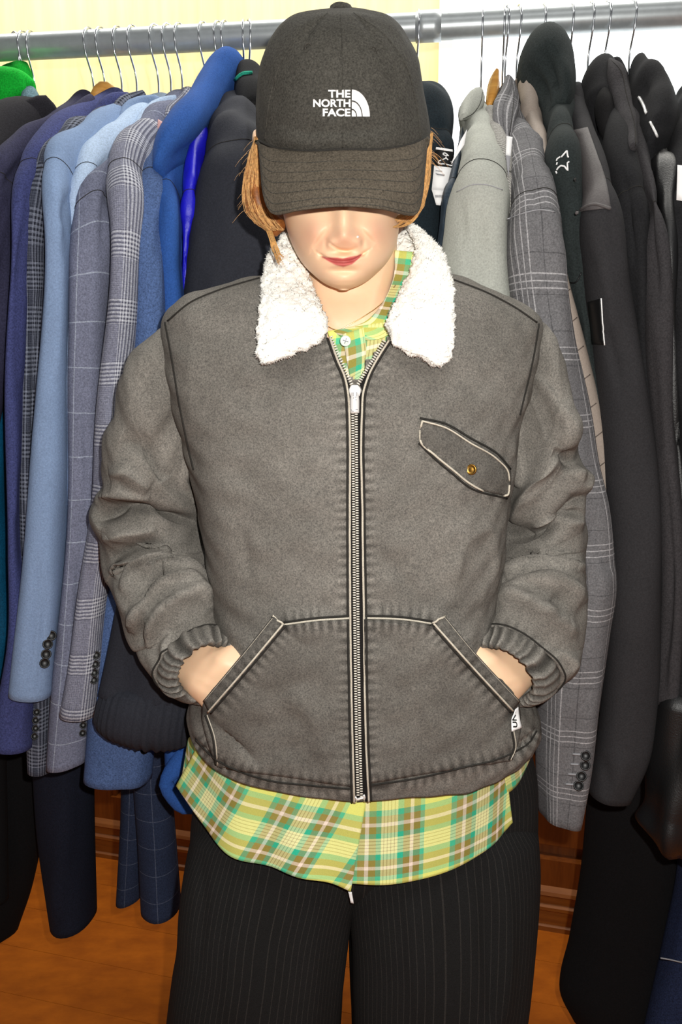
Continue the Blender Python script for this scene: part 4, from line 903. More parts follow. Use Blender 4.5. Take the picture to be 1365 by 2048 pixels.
SL = loft([(331, 650, 392, 960, 1.085, .075), (296, 690, 396, 985, 1.092, .08), (258, 765, 402, 1012, 1.10, .083), (232, 860, 408, 1040, 1.11, .083), (212, 955, 414, 1068, 1.12, .082), (196, 1035, 422, 1098, 1.125, .08), (203, 1110, 432, 1132, 1.118, .078), (222, 1180, 441, 1168, 1.10, .075), (248, 1245, 447, 1202, 1.07, .070), (276, 1305, 450, 1232, YC+.08, .062), (304, 1356, 450, 1250, YC+.052, .054), (338, 1390, 448, 1257, YC+.03, .046)],
          m=240, rows=300, n=2.2, raw=True, wb=[((30, 30, 60), .0035, 21), (90, .001, 22)])
SL = folds(SL, [(p_, a_*(1.9 if a_ > 0 else (1.7 if a_ > -.010 else 1.6)), w1_, w2_*(1.0 if a_ > 0 else 1.25)) for p_, a_, w1_, w2_ in SLF]); slg = close_grid(SL, 'round', 'open')
SRF = [([(1011, 1078), (1056, 1072), (1087, 1067), (1132, 1032), (1172, 985)], -.016, 12, 12), ([(1050, 1070), (1090, 1048), (1140, 1040), (1170, 1045)], .007, 12, 8), ([(1005, 1137), (1026, 1132), (1072, 1126), (1132, 1132), (1170, 1129)], .010, 22, 8), ([(1000, 1122), (1040, 1112), (1080, 1110)], -.006, 8, 8),
       ([(996, 1181), (1041, 1166), (1102, 1160), (1138, 1169), (1172, 1205)], .010, 22, 8), ([(1000, 1166), (1045, 1151), (1110, 1145), (1150, 1160)], -.006, 7, 9), ([(990, 1201), (1026, 1186), (1072, 1202), (1117, 1224), (1154, 1269)], .009, 22, 8), ([(1000, 1190), (1030, 1176), (1080, 1188), (1130, 1215)], -.005, 6, 8),
       ([(1102, 1193), (1120, 1221), (1141, 1236)], -.006, 6, 8), ([(1027, 1047), (1060, 1000), (1091, 953), (1128, 894)], .010, 10, 20), ([(1042, 909), (1046, 940), (1039, 975)], .006, 10, 10), ([(1118, 806), (1138, 850), (1130, 900)], .010, 18, 18), ([(1105, 905), (1128, 915), (1142, 935)], -.010, 9, 9), ([(1140, 935), (1168, 962), (1165, 990)], .010, 18, 16), ([(1100, 720), (1085, 800), (1080, 880)], -.005, 18, 18), ([(1168, 1020), (1155, 1030), (1120, 1042)], -.008, 7, 7), ([(1120, 1300), (1150, 1330), (1140, 1370)], .004, 12, 12)]
SR = loft([(1015, 930, 1077, 655, 1.085, .075), (1012, 968, 1096, 700, 1.09, .078), (1008, 1006, 1112, 775, 1.097, .08), (1006, 1040, 1130, 865, 1.105, .08), (1005, 1075, 1152, 950, 1.112, .08), (1000, 1108, 1164, 1040, 1.115, .078), (994, 1140, 1166, 1110, 1.11, .076), (985, 1175, 1166, 1180, 1.09, .073), (974, 1208, 1162, 1245, 1.06, .068), (965, 1236, 1155, 1305, YC+.08, .062), (959, 1254, 1140, 1350, YC+.052, .054), (957, 1262, 1106, 1388, YC+.03, .046)],
          m=240, rows=300, n=2.2, raw=True, wb=[((30, 30, 60), .0035, 31), (90, .001, 32)])
SR = folds(SR, [(p_, a_*(1.9 if a_ > 0 else (1.7 if a_ > -.010 else 1.6)), w1_, w2_*(1.0 if a_ > 0 else 1.25)) for p_, a_, w1_, w2_ in SRF]); srg = close_grid(SR, 'round', 'open')
AL = [(331, 645), (345, 720), (358, 800), (372, 870), (388, 940)]; AR = [(1078, 648), (1068, 710), (1052, 780), (1040, 830)]
for g, nm in ((slg, 'sleeve'), (srg, 'sleeve')):
    mk(nm, g['v'], g['f'], M_DENIM, jacket, uvs=g['uv'], attrs=wear_shade_of(g['v'], [(f_[0], (-.45 if f_[1] > 0 else .4), (6 if f_[1] > 0 else 9), 1e9) for f_ in (SLF if g is slg else SRF)]+[([(448, 1257), (395, 1275), (352, 1320), (338, 1388)], .3, 16, 5), ([(957, 1262), (1001, 1254), (1060, 1284), (1108, 1345), (1106, 1388)], .3, 16, 3)], 1.12))  # fold crests worn lighter, fold valleys darkened as painted shade; whole sleeve slightly lighter
SBL, SBR = bvh_of(slg), bvh_of(srg)
# cuffs with elastic gathers
cl_ = loft([(338, 1390, 448, 1257, YC+.03, .045), (346, 1396, 451, 1262, YC+.02, .046), (360, 1402, 453, 1272, YC+.008, .044), (370, 1403, 454, 1280, YC, .041), (378, 1400, 454, 1287, YC-.006, .037)], m=200, rows=26, n=2.1, ends=('round', 'open'), gath=(24, .0042, .3))
cr_ = loft([(957, 1262, 1106, 1388, YC+.03, .045), (955, 1267, 1096, 1396, YC+.02, .046), (953, 1278, 1080, 1404, YC+.008, .044), (951, 1286, 1066, 1407, YC, .041), (951, 1294, 1054, 1405, YC-.006, .037)], m=200, rows=26, n=2.1, ends=('round', 'open'), gath=(24, .0042, .3))
for g in (cl_, cr_):
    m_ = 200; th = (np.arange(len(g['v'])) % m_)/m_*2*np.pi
    k = 0.95+0.6*np.sin(24*th+2.4*np.sin(3*th)+1.2*np.sin(7*th))*(.65+.35*np.sin(5*th+1))  # gather crests lightened, valleys darkened: part fading, part shading put into the colour
    mk('cuff', g['v'], g['f'], M_DENIM, jacket, uvs=g['uv'], attrs={'wear_shade': np.repeat(np.clip(k, .4, 1.5)[:, None], 3, 1)})
def ring_thread(V, j, r, mat, name, off=1.01):
    R_ = V[j]; c = R_.mean(0); R_ = c+(R_-c)*off
    put(name, tube(np.vstack([R_, R_[:1]]), r, 5, False), mat, jacket)
ring_thread(SL, -1, .0012, M_DTHREAD, 'cuff_seam'); ring_thread(SR, -1, .0012, M_DTHREAD, 'cuff_seam')
# shoulder and armhole seams
put('armhole_seam', thread(TB, AL, .0011, .0008), M_DTHREAD, jacket); put('armhole_seam', thread(TB, AR, .0011, .0008), M_DTHREAD, jacket)
put('shoulder_seam', thread(TB, [(520, 556), (440, 580), (380, 606), (336, 642)], .0012, .0006, fallY=1.07), M_DTHREAD, jacket)
put('shoulder_seam', thread(TB, [(908, 560), (970, 584), (1025, 612), (1074, 645)], .0012, .0006, fallY=1.07), M_DTHREAD, jacket)

# ---- hands (arms continue inside the sleeves, fingers inside the pockets)
def hand(sgn):
    X = lambda x: x if sgn < 0 else 1402-x+24
    def S(xo, yo, xi, yi, Y, b): return (X(xo), yo, X(xi), yi, Y, b) if sgn < 0 else (X(xi), yi, X(xo), yo, Y, b)
    yt = lambda x, y: hit(TB, X(x), y)[1]
    gs = [loft([S(265, 1180, 330, 1090, 1.11, .036), S(310, 1285, 400, 1205, YC+.10, .032), S(355, 1360, 428, 1268, YC+.034, .028), S(376, 1385, 442, 1288, YC+.012, .026), S(390, 1399, 470, 1283, YC+.002, .024), S(404, 1412, 508, 1292, YC-.002, .021), S(424, 1440, 555, 1322, yt(490, 1380)+.012, .016), S(455, 1470, 595, 1370, yt(525, 1420)+.016, .013)], m=64, rows=90, emode='ray', wb=[(70, .0008, 5)],
               fl=[([(X(385), 1362), (X(410), 1376), (X(430), 1392)], -.0012, 5, 8), ([(X(378), 1340), (X(405), 1352), (X(440), 1372)], -.0009, 4, 7), ([(X(420), 1300), (X(440), 1320), (X(470), 1340)], .002, 12, 12)])]
    for (bx, by, ex, ey, r, cv) in ((462, 1466, 520, 1510, .0085, .004), (492, 1448, 572, 1502, .009, .006), (524, 1426, 606, 1478, .0092, .006), (556, 1400, 628, 1446, .009, .005)):
        pts = [P(X(bx+(ex-bx)*s), by+(ey-by)*s, .975+.004*s+cv*math.sin(3.1*s)) for s in np.linspace(-.25, 1, 9)]
        gs.append(tube(pts, [r*q for q in (1, 1, .98, 1.02, .95, .92, .95, .82, .45)], 12))
    pts = [P(X(x), y, Y) for x, y, Y in ((480, 1325, .985), (530, 1325, .975), (565, 1338, .972), (592, 1352, .97), (604, 1364, .97))]
    gs.append(tube(hermite(pts, 10), [.012, .012, .0115, .011, .0105, .011, .0105, .01, .008, .004], 12))
    return gs
HANDS = hand(-1)+hand(1)
# ---- pockets
def pk_off(side):
    e = np.array(PLin if side < 0 else PRin, float)
    def f(x, y):
        d, s, t = seg_dist(np.array([x]), np.array([y]), e)
        return 0.003+0.024*math.exp(-(d[0]/85.0)**1.6)*math.sin(math.pi*min(max(0.12+0.8*t[0], 0), 1))**0.5
    return f
pl = patch(TB, [(562, 1245), (500, 1330), (417, 1425), (424, 1478), (436, 1530)], [(698, 1237), (700, 1330), (702, 1425), (704, 1490), (706, 1572)], 60, 60, off=pk_off(-1), thick=.0015, wb=(40, .0012, 3))
pr = patch(TB, [(868, 1248), (940, 1330), (1026, 1424), (1030, 1475), (1020, 1518)], [(728, 1237), (730, 1330), (733, 1425), (735, 1490), (738, 1566)], 60, 60, off=pk_off(1), thick=.0015, wb=(40, .0012, 4))
PB = bvh_of(pl, pr)
for g in (pl, pr): mk('pocket', g['v'], g['f'], M_DENIM, jacket, uvs=g['uv'], attrs=wear_shade_of(g['v'], SEAMS_AND_SHADE, 0.80))  # pocket panels one even step darker than the shell
JB = bvh_of(tg_, pl, pr)
wl = patch(PB, PLout, [(570, 1250), (501, 1331), (419, 1426)], 8, 40, off=.0035, thick=.002, fallY=.95)
wr = patch(PB, PRout, [(864, 1248), (939, 1331), (1025, 1424)], 8, 40, off=.0035, thick=.002, fallY=.95)
def welt(A, B, off):
    A, B = hermite(A, 40), hermite(B, 40); V = np.zeros((40, 8, 3)); f = pk_off(-1 if A[0][0] < 700 else 1)
    for j in range(40):
        yb = hit(PB, *B[j], .003, .94)[1]
        for i in range(8):
            x, y = A[j]*(1-i/7)+B[j]*(i/7); V[j, i] = P(x, y, yb-.0015+.006*(1-i/7)**2)
    return solid(V, .002)
for A, B in ((PLout, PLin), (PRout, PRin)):
    g = welt(A, B, 0); mk('pocket_welt', g['v'], g['f'], M_DENIM, jacket, uvs=g['uv'], attrs=wear_shade_of(g['v'], [(B, .5, 12, 3.0), (A, .35, 8, 3.4)], .64))
    WB = bvh_of(g)
    put('pocket_stitch', thread(WB, [(x+(2 if A is PLout else -2)*-1, y) for x, y in B], .0013, .0012), M_THREAD, jacket)
    put('pocket_seam', thread(PB, [(x+(4 if A is PLout else -4), y+2) for x, y in B], .0013, .0004), M_DTHREAD, jacket)
    put('welt_edge_stitch', thread(WB, [(x+(2 if A is PLout else -2), y+1.5) for x, y in A], .0003, .0003), M_THREAD, jacket)
    put('bartack', thread(WB, [A[0], ((A[0][0]+B[0][0])/2, (A[0][1]+B[0][1])/2), B[0]], .0013, .001, fallY=.94), M_THREAD, jacket)
for L in (PLtop, PRtop):
    put('pocket_stitch', thread(JB, L, .0013, .0012), M_THREAD, jacket); put('pocket_seam', thread(JB, [(x, y-4.5) for x, y in L], .0014, .0006), M_DTHREAD, jacket)
for L in (HEML, HEMR): put('hem_seam', thread(JB, L, .0012, .0006), M_DTHREAD, jacket)
for L in (SIDEL, SIDER): put('side_seam', thread(JB, L, .0012, .0006), M_DTHREAD, jacket); put('side_stitch', thread(JB, [(x+4, y) for x, y in L], .0007, .0006), M_THREAD, jacket)
# ---- chest flap
fg = patch(TB, FLT, FLB, 16, 50, off=.004, thick=.003, bulge=.002)
flap = mk('pocket_flap', fg['v'], fg['f'], M_DENIM, jacket, uvs=fg['uv'], attrs=wear_shade_of(fg['v'], [(FLT, .3, 9, 5), (FLB, .3, 9, 5)], .74))
FB = bvh_of(fg)
put('flap_stitch', thread(FB, [(844, 842), (890, 855), (941, 886), (995, 919), (1016, 943), (1019, 962)], .0010, .0008), M_THREAD, jacket)
put('flap_stitch', thread(FB, [(845, 842), (841, 862), (842, 883), (869, 909), (909, 942), (940, 967), (1000, 990), (1015, 990), (1019, 970)], .0013, .0008), M_THREAD, jacket)
put('flap_seam', thread(TB, [(840, 836), (890, 847), (943, 877), (999, 911), (1021, 938)], .0013, .0008), M_DTHREAD, jacket)
put('flap_seam', thread(TB, [(838, 886), (866, 914), (906, 948), (938, 974), (1014, 997)], .0013, .0006), M_DTHREAD, jacket)
c = hit(FB, 944, 939, .0006); d = c-CAM; d /= np.linalg.norm(d); r = .0062
put('snap_button', lathe([(r*.8, 0), (r, .0014), (r*.98, .0026), (r*.82, .0034), (r*.74, .0028), (r*.4, .0032), (.0003, .0034)], c, -(d+np.array([.25, 0, .05])), 24), M_BRASS, jacket)

# ---- zip
tape = patch(JB, [(x+2, y) for x, y in ZL[3:]], [(x-2, y) for x, y in ZR[3:]], 8, 90, off=.0016, thick=.0012)
zp = put('zip_tape', tape, M_TAPE, jacket)
ZB = bvh_of(tape)
TLo = [(661, 675), (673, 706), (688, 738), (701, 768)]; TRo = [(770, 684), (755, 710), (738, 736), (719, 768)]
for a_, b_ in ((ZL[:4], TLo), (ZR[:4], TRo)):
    put('zip_tape', patch(TB, a_, b_, 5, 30, off=.0016, thick=.0014, fallY=.965), M_TAPE, jacket)
ZC = hermite([(709.5, 826), (711, 1000), (714, 1300), (717.5, 1500), (720, 1590)], 152)
teeth = []
def tooth(c, w_, h_, d_, dirv):
    r_ = c-CAM; r_ /= np.linalg.norm(r_); dv = dirv/np.linalg.norm(dirv); up = np.cross(r_, dv); up /= np.linalg.norm(up)
    v = np.array([c+dv*a*w_/2+up*b*h_/2-r_*q*d_ for q in (0, 1) for b in (-1, 1) for a in (-1, 1)])
    return {'v': v, 'f': [(0, 2, 3, 1), (4, 5, 7, 6), (0, 1, 5, 4), (2, 6, 7, 3), (0, 4, 6, 2), (1, 3, 7, 5)], 'uv': np.zeros((8, 2))}
for i, (x, y) in enumerate(ZC):
    for s in (-1, 1):
        teeth.append(tooth(hit(ZB, x+s*3.4, y+(2.5 if s > 0 else 0), .0002, .95), .0034, .0015, .0014, np.array([1., 0, 0])))
for L in (TLo, TRo):
    Q = hermite(L, 20)
    for j, (x, y) in enumerate(Q):
        tx, ty = Q[min(j+1, 19)]-Q[max(j-1, 0)]; s = -1 if L is TLo else 1
        nx, nz = (-ty, tx) if s < 0 else (ty, -tx)
        c = hit(TB, x+(2 if s < 0 else -2), y, .003, .965)
        teeth.append(tooth(c, .0042, .0014, .0014, np.array([abs(nx), 0, -nz if nx > 0 else nz])))
put('zip_teeth', join_geo(teeth), M_TEETH, jacket, kind='stuff')
def offY(x, y, o): return hit(JB, x, y, o, .95)
sl_ = patch(None, [(704, 770), (699, 778), (701, 792)], [(716, 770), (722, 778), (720, 792)], 7, 8, thick=.004, world=lambda x, y: P(x, y, hit(JB, 711, 800)[1]-.008))
put('zip_slider', sl_, M_ZIP, jacket)
pu = patch(None, [(703, 784), (701, 796), (701, 826)], [(717, 784), (719, 796), (719, 826)], 7, 12, thick=.0018, world=lambda x, y: P(x, y, hit(JB, 711, 800)[1]-.0105+.003*abs((x-710)/9)**2))
put('zip_pull', pu, M_ZIP, jacket)
PU = bvh_of(pu)
put('pull_mark', join_geo([thread(PU, L, .0004, .0002, 1.0, smooth=False) for L in ([(707, 797), (709, 794), (713, 794)], [(711, 799), (713.5, 799.5)], [(707, 784), (707, 792)], [(713.5, 783), (714, 792)], [(703.5, 818), (704, 822), (708.5, 822.5)], [(711, 819), (716, 819)])]), M_TAGG, jacket)
put('zip_stop', join_geo([thread(ZB, [(710, 1591), (714, 1598), (711, 1604)], .0014, .001, 2, smooth=False), thread(ZB, [(728, 1589), (730, 1596), (731, 1602)], .0014, .001, 2, smooth=False), thread(ZB, [(715, 1598), (721, 1596), (727, 1595)], .0016, .001, 2)]), M_ZIP, jacket)
for L, s in ((ZL, -1), (ZR, 1)):
    put('zip_topstitch', thread(JB, L, .0013, .0022, 4, fallY=.97), M_THREAD, jacket)
    put('zip_seam', thread(JB, [(x+s*5, y) for x, y in L], .0013, .0004, fallY=.97), M_DTHREAD, jacket)
# woven label on the pocket
lg = patch(JB, [(1026, 1418), (1021, 1435), (1021, 1462)], [(1032.5, 1413), (1035, 1432), (1039.5, 1455)], 6, 10, off=.005, thick=.001)
lab = put('woven_label', lg, M_TAG, jacket); LB_ = bvh_of(lg)
q, f = text_px('UNI', (1025, 1424, 1034, 1455), rot=90, bold=.03)
q[:, 0] += (q[:, 1]-1440)*0.13
put('label_lettering', drape2d(LB_, q, f, .0003, .0002), M_TAGK, jacket)

# ---- fleece collar
def fz(px, py, Y, lift=.014): return min(Y, hit(TB, px, py, 0, Y)[1]-lift) if py > 600 else Y
def wing(secs):
    out = []
    for (a, b, c, d, Y, th) in secs: out.append((a, b, c, d, fz((a+c)/2, (b+d)/2, Y), th))
    V = loft(out, m=130, rows=110, n=2.6, raw=True, emode='ray')
    N = grid_normals(V); 
    V = V+N*(0.0011*wob(V, 300, 1, 14)+0.0010*wob(V, 560, 2, 14)+.0004*wob(V, 130, 9))[..., None]
    return close_grid(V)
w1 = wing([(566, 470, 585, 476, 1.05, .012), (540, 508, 602, 512, 1.03, .014), (526, 560, 622, 562, 1.01, .015), (520, 615, 642, 612, .99, .015), (515, 660, 656, 654, .98, .014), (514, 694, 640, 684, .97, .014), (518, 714, 590, 706, .97, .013), (526, 724, 552, 721, .97, .011)])
w2 = wing([(806, 448, 842, 458, 1.10, .014), (828, 478, 884, 500, 1.06, .016), (828, 520, 900, 545, 1.03, .016), (808, 570, 907, 582, 1.01, .016), (788, 612, 910, 626, .99, .015), (774, 652, 909, 672, .98, .014), (790, 690, 906, 700, .97, .014), (828, 710, 899, 720, .97, .013), (858, 724, 886, 728, .97, .011)])
st_ = wing([(784, 448, 810, 446, 1.12, .012), (784, 475, 836, 466, 1.10, .014), (786, 500, 840, 500, 1.08, .014), (796, 530, 836, 535, 1.06, .012)])
bk = []
for an in np.linspace(math.radians(20), math.radians(160), 14):
    bk.append(np.array([0.012-0.085*math.cos(an)*1.15, 1.075+0.085*math.sin(an), 1.465+.02*math.sin(an)]))
bk = tube(bk, .022, 20)
col_ = put('fleece_collar', join_geo([w1, w2, st_, bk]), M_FLEECE, jacket)
rs = np.random.RandomState(5); tv, tf = [], []
for g, cnt in ((w1, 3600), (w2, 3600), (st_, 700)):
    fa = rs.choice(len(g['f']), cnt)
    for i in fa:
        p = g['v'][list(g['f'][i])]; 
        if len(p) < 4: continue
        n_v = np.cross(p[2]-p[0], p[3]-p[1]); ln = np.linalg.norm(n_v)
        if ln < 1e-12: continue
        n_v /= ln
        c = p.mean(0); ctr_ = g['v'].mean(0)
        if n_v @ (c-ctr_) < 0: n_v = -n_v
        dr = n_v+rs.normal(0, .55, 3); dr /= np.linalg.norm(dr); a = np.cross(dr, [.3, .5, .8]); a /= np.linalg.norm(a); b = np.cross(dr, a)
        L_ = rs.uniform(.002, .0045); r_ = rs.uniform(.0006, .0012); k = len(tv); c = c-n_v*.0008
        tip = c+dr*L_
        tv += [c+a*r_, c-a*r_*.5+b*r_*.87, c-a*r_*.5-b*r_*.87, tip]; tf += [(k, k+1, k+3), (k+1, k+2, k+3), (k+2, k, k+3)]
put('fleece_pile', {'v': np.array(tv), 'f': tf, 'uv': np.zeros((len(tv), 2))}, M_FLEECE, jacket, kind='stuff')

# ---- body: head, neck, arms, hands, legs in one mesh
HD = loft([(a[1], a[0], a[2], a[0], a[3], a[4]) for a in ((110, 640, 730, .985, .03), (130, 600, 770, .987, .055), (170, 570, 800, .99, .075), (230, 556, 815, 1.0, .087), (300, 556, 812, 1.005, .092), (360, 560, 808, 1.01, .093), (430, 568, 799, 1.015, .094), (470, 578, 796, 1.015, .091), (500, 590, 788, 1.012, .086), (530, 608, 770, 1.005, .075), (550, 628, 750, .998, .061), (564, 645, 732, .988, .044), (573, 662, 714, .978, .027), (578, 676, 700, .973, .012))],
          m=300, rows=260, n=2.15, emode='ray', raw=True)
X, Y = proj(HD); N = grid_normals(HD); vd = HD-CAM; vd /= np.linalg.norm(vd, axis=2, keepdims=True)
front = np.clip(-(N*vd).sum(2)*2.2, 0, 1)
D = np.zeros(X.shape)
for cx, cy, sx, sy, a in ((688, 415, 20, 36, .007), (689, 446, 22, 34, .012), (689, 475, 22, 19, .013), (662, 485, 13, 11, .006), (716, 484, 13, 11, .006), (652, 487, 5, 9, -.003), (727, 486, 5, 9, -.003), (688, 503, 20, 5, -.005), (686, 515, 30, 6, .0045), (687, 528, 24, 6.5, .006), (686, 541, 26, 5, -.0025),
                         (688, 560, 24, 12, .005), (632, 466, 26, 24, .007), (746, 463, 26, 24, .007), (642, 513, 7, 6, -.003), (727, 508, 7, 6, -.003), (630, 405, 22, 12, -.006), (745, 405, 22, 12, -.006), (632, 404, 12, 6, .004), (744, 404, 12, 6, .004), (687, 340, 90, 40, .003)):
    D += a*np.exp(-((X-cx)/sx)**2-((Y-cy)/sy)**2)
for pts, a, w1_, w2_ in (([(656, 458), (640, 480), (625, 500)], -.0042, 5, 11), ([(720, 458), (737, 475), (752, 490)], -.0042, 11, 5), ([(632, 503), (650, 514), (672, 522.5), (687, 524), (704, 521), (722, 511), (742, 497)], -.0045, 2.6, 2.6), ([(655, 482), (668, 493), (682, 501), (698, 502), (712, 496)], -.004, 3, 3), ([(655, 540), (687, 545), (715, 541)], -.0012, 5, 5)):
    d, s, t_ = seg_dist(X, Y, pts); tap = np.sqrt(np.clip(np.sin(np.pi*np.clip(t_, .03, .97)), 0, 1))
    D += a*tap*np.exp(-(d/np.where(s > 0, w1_, w2_))**2)
HD = HD-vd*(D*front)[..., None]
hg = close_grid(HD)
NK = hrings([(450, 590, 795, 1.07, .045), (500, 596, 794, 1.065, .048), (545, 606, 792, 1.06, .05), (590, 612, 786, 1.055, .05), (630, 606, 796, 1.05, .053), (680, 570, 830, 1.055, .06), (730, 480, 920, 1.075, .075), (800, 420, 970, 1.08, .10), (1000, 450, 950, 1.08, .11), (1250, 470, 930, 1.08, .10), (1500, 450, 1010, 1.10, .075), (1650, 450, 1010, 1.10, .075)], n=2.1, m=80, rows=120, emode='ray')
NK = folds(NK, [([(770, 520), (752, 575), (730, 650)], .004, 10, 14), ([(625, 560), (650, 610), (672, 655)], .004, 12, 10), ([(655, 590), (700, 596), (740, 590)], -.002, 5, 5)])
ng = close_grid(NK)
ear = loft([(506, 268, 522, 264, 1.0, .006), (505, 280, 524, 280, .998, .009), (510, 296, 526, 298, .998, .008)], m=16)
ear2 = loft([(846, 300, 858, 296, 1.01, .006), (846, 312, 860, 312, 1.008, .009), (846, 326, 856, 328, 1.008, .008)], m=16)
legs = [loft([(450, 1640, 700, 1640, 1.1, .07), (440, 1850, 660, 1850, 1.1, .07), (420, 2150, 600, 2150, 1.08, .06), (430, 2440, 540, 2440, 1.09, .045)], m=24), loft([(710, 1640, 1000, 1640, 1.1, .07), (740, 1850, 980, 1850, 1.1, .07), (770, 2150, 960, 2150, 1.08, .06), (830, 2440, 950, 2440, 1.09, .045)], m=24)]
uarm = [loft([(370, 720, 430, 760, 1.10, .04), (300, 880, 360, 900, 1.115, .038), (260, 1050, 340, 1060, 1.125, .036), (270, 1180, 345, 1120, 1.105, .042)], m=24), loft([(980, 760, 1040, 720, 1.10, .04), (1040, 900, 1090, 890, 1.115, .038), (1055, 1060, 1120, 1050, 1.125, .036), (1060, 1120, 1125, 1160, 1.11, .036)], m=24)]
body = join_geo([hg, ng, ear, ear2]+legs+uarm+HANDS)
X, Y = proj(body['v']); tone = np.tile(np.array(lin((244, 206, 168))), (len(body['v']), 1))
def blend(mask, rgb): 
    global tone
    tone = tone*(1-mask[:, None])+np.array(lin(rgb))*mask[:, None]
nh = np.zeros(len(X), bool); nh[:len(hg['v'])] = True
nfr = nh & (body['v'][:, 1] < .985)
for cx, cy, s in ((632, 468, 30), (748, 465, 30), (690, 478, 20)): blend(.35*np.exp(-((X-cx)**2+(Y-cy)**2)/s**2)*nfr, (232, 150, 130))
lip_u = np.interp(X, [640, 655, 676, 686, 697, 715, 727], [512, 514.5, 515, 517, 514, 511, 506.5]); lip_l = np.interp(X, [640, 655, 672, 687, 705, 718, 727], [512, 522, 531, 535, 529, 518, 507])
lm = np.clip((Y-lip_u+1)/2.5, 0, 1)*np.clip((lip_l-Y+1)/3.0, 0, 1)*((X > 641) & (X < 726))*nfr
blend(.95*lm, (190, 62, 74))
d, s, t_ = seg_dist(X, Y, [(646, 513), (670, 522), (687, 524), (704, 521), (722, 510)]); blend(.6*np.exp(-(d/1.6)**2)*nfr, (120, 36, 40))
mk('body', body['v'], body['f'], M_SKIN, person, attrs={'tone': tone})
HB = bvh_of(hg)
put('nose_stud', lathe([(.0003, 0), (.0014, .0004), (.0014, .0012), (.0006, .002), (.0002, .0021)], hit(HB, 715.5, 474, .0002), (0.2, -1, 0), 10), M_ZIP, person)
NB = bvh_of(ng)
put('necklace', thread(NB, [(600, 600), (640, 640), (678, 660), (700, 649), (730, 632), (763, 607), (792, 570)], .0006, .001), M_GOLD, person)

# ---- cap
CR = loft([(a[1], a[0], a[2], a[0], a[3], a[4]) for a in ((21, 660, 704, .958, .010), (23.5, 632, 733, .958, .028), (31, 594, 771, .96, .05), (47, 567, 796, .963, .066), (75, 546, 817, .967, .082), (110, 529, 837, .972, .094), (150, 520, 845, .977, .102), (190, 516, 850, .982, .107), (230, 513, 855, .987, .110), (262, 513, 858, .992, .112), (285, 515, 857, .995, .112), (306, 522, 850, 1.0, .108))],
          m=160, rows=110, n=2.25, emode='ray', raw=True)
CR = CR+grid_normals(CR)*(0.0012*wob(CR, 35, 4)+.0006*wob(CR, 90, 6))[..., None]
CR = folds(CR, [([(648, 30), (620, 60), (600, 110)], -.0025, 5, 5), ([(715, 30), (740, 60), (760, 110)], -.0025, 5, 5), ([(540, 240), (600, 262), (690, 262), (800, 250)], -.003, 12, 18), ([(684, 60), (686, 170)], -.0012, 4, 4)])
cg = close_grid(CR, 'round', 'open'); CB = bvh_of(cg)
cap = put('cap', cg, M_CAP, person, label='faded black cotton baseball cap with white embroidered logo')
def cap_rows(a, b, ya, yb, n):
    A, B = hermite(np.array(a, float), n, np.arange(len(a), dtype=float)), hermite(np.array(b, float), n, np.arange(len(b), dtype=float))
    YA, YB_ = hermite(np.array(ya, float)[:, None], n, np.arange(len(a), dtype=float))[:, 0], hermite(np.array(yb, float)[:, None], n, np.arange(len(b), dtype=float))[:, 0]
    return A, B, YA, YB_
VA = [(514, 280), (517, 284), (521, 287), (528, 290), (542, 295), (600, 302), (685, 299), (765, 299), (815, 291), (832, 286), (845, 280), (852, 276), (857, 272)]
VB = [(516, 290), (521, 340), (526, 388), (535, 416), (552, 429), (600, 420), (685, 412), (765, 418), (815, 430), (835, 427), (845, 400), (851, 345), (856, 285)]
YAv = [hit(CB, x+(4 if x < 685 else -4), y-3, -.001, .99)[1] for x, y in VA]
YBv = [YAv[0]-.003, .938, .905, .892, .882, .862, .850, .862, .882, .892, .906, .938, YAv[-1]-.003]
A, B, YA, YB_ = cap_rows(VA, VB, YAv, YBv, 90)
V = np.zeros((90, 36, 3))
for j in range(90):
    for i in range(36):
        s = i/35; x, y = A[j]*(1-s)+B[j]*s; V[j, i] = P(x, y, YA[j]*(1-s)+YB_[j]*s-.006*math.sin(math.pi*s))
vg = solid(V, .0035); put('visor', vg, M_VISOR, cap); VBV = bvh_of(vg)
for s in (0.2, 0.36, 0.52, 0.68, 0.84, 0.955):
    pts = [tuple(A[j]*(1-s)+B[j]*s) for j in range(8, 83, 5)]
    put('visor_stitch', thread(VBV, pts, .00035, .0001), M_CAP, cap)
put('visor_seam', thread(CB, [(518, 281), (545, 293), (600, 301), (685, 298), (765, 298), (825, 287), (854, 274)], .0016, .0002), M_DTHREAD, cap)
put('crown_button', lathe([(.006, -.003), (.0085, 0), (.0085, .003), (.006, .0062), (.001, .007)], P(680.5, 20, .957), (0, -.12, 1), 24), M_CAP, cap)
put('panel_seam', thread(CB, [(682, 26), (685, 90), (686, 170), (686, 296)], .0006, .0001), M_CAP, cap)
put('panel_seam', thread(CB, [(655, 26), (600, 70), (560, 130), (540, 200), (530, 280)], .0006, .0001), M_CAP, cap)
put('panel_seam', thread(CB, [(708, 26), (770, 70), (812, 130), (832, 200), (842, 276)], .0006, .0001), M_CAP, cap)
for x, y in ((617, 94), (747, 101)):
    c = hit(CB, x, y, .0004); th = np.linspace(0, 2*np.pi, 17); d = (c-CAM)/np.linalg.norm(c-CAM); a = np.cross(d, [0, 0, 1]); a /= np.linalg.norm(a); b = np.cross(d, a)
    put('eyelet', tube([c+(a*math.cos(t_)+b*math.sin(t_))*.0032 for t_ in th], .0009, 6, False), M_CAP, cap)
put('dimple', tube([P(556, 394, .88), P(557, 392, .879), P(558, 391, .878)], .0006, 5), M_TAG, cap) if False else None
logo = []
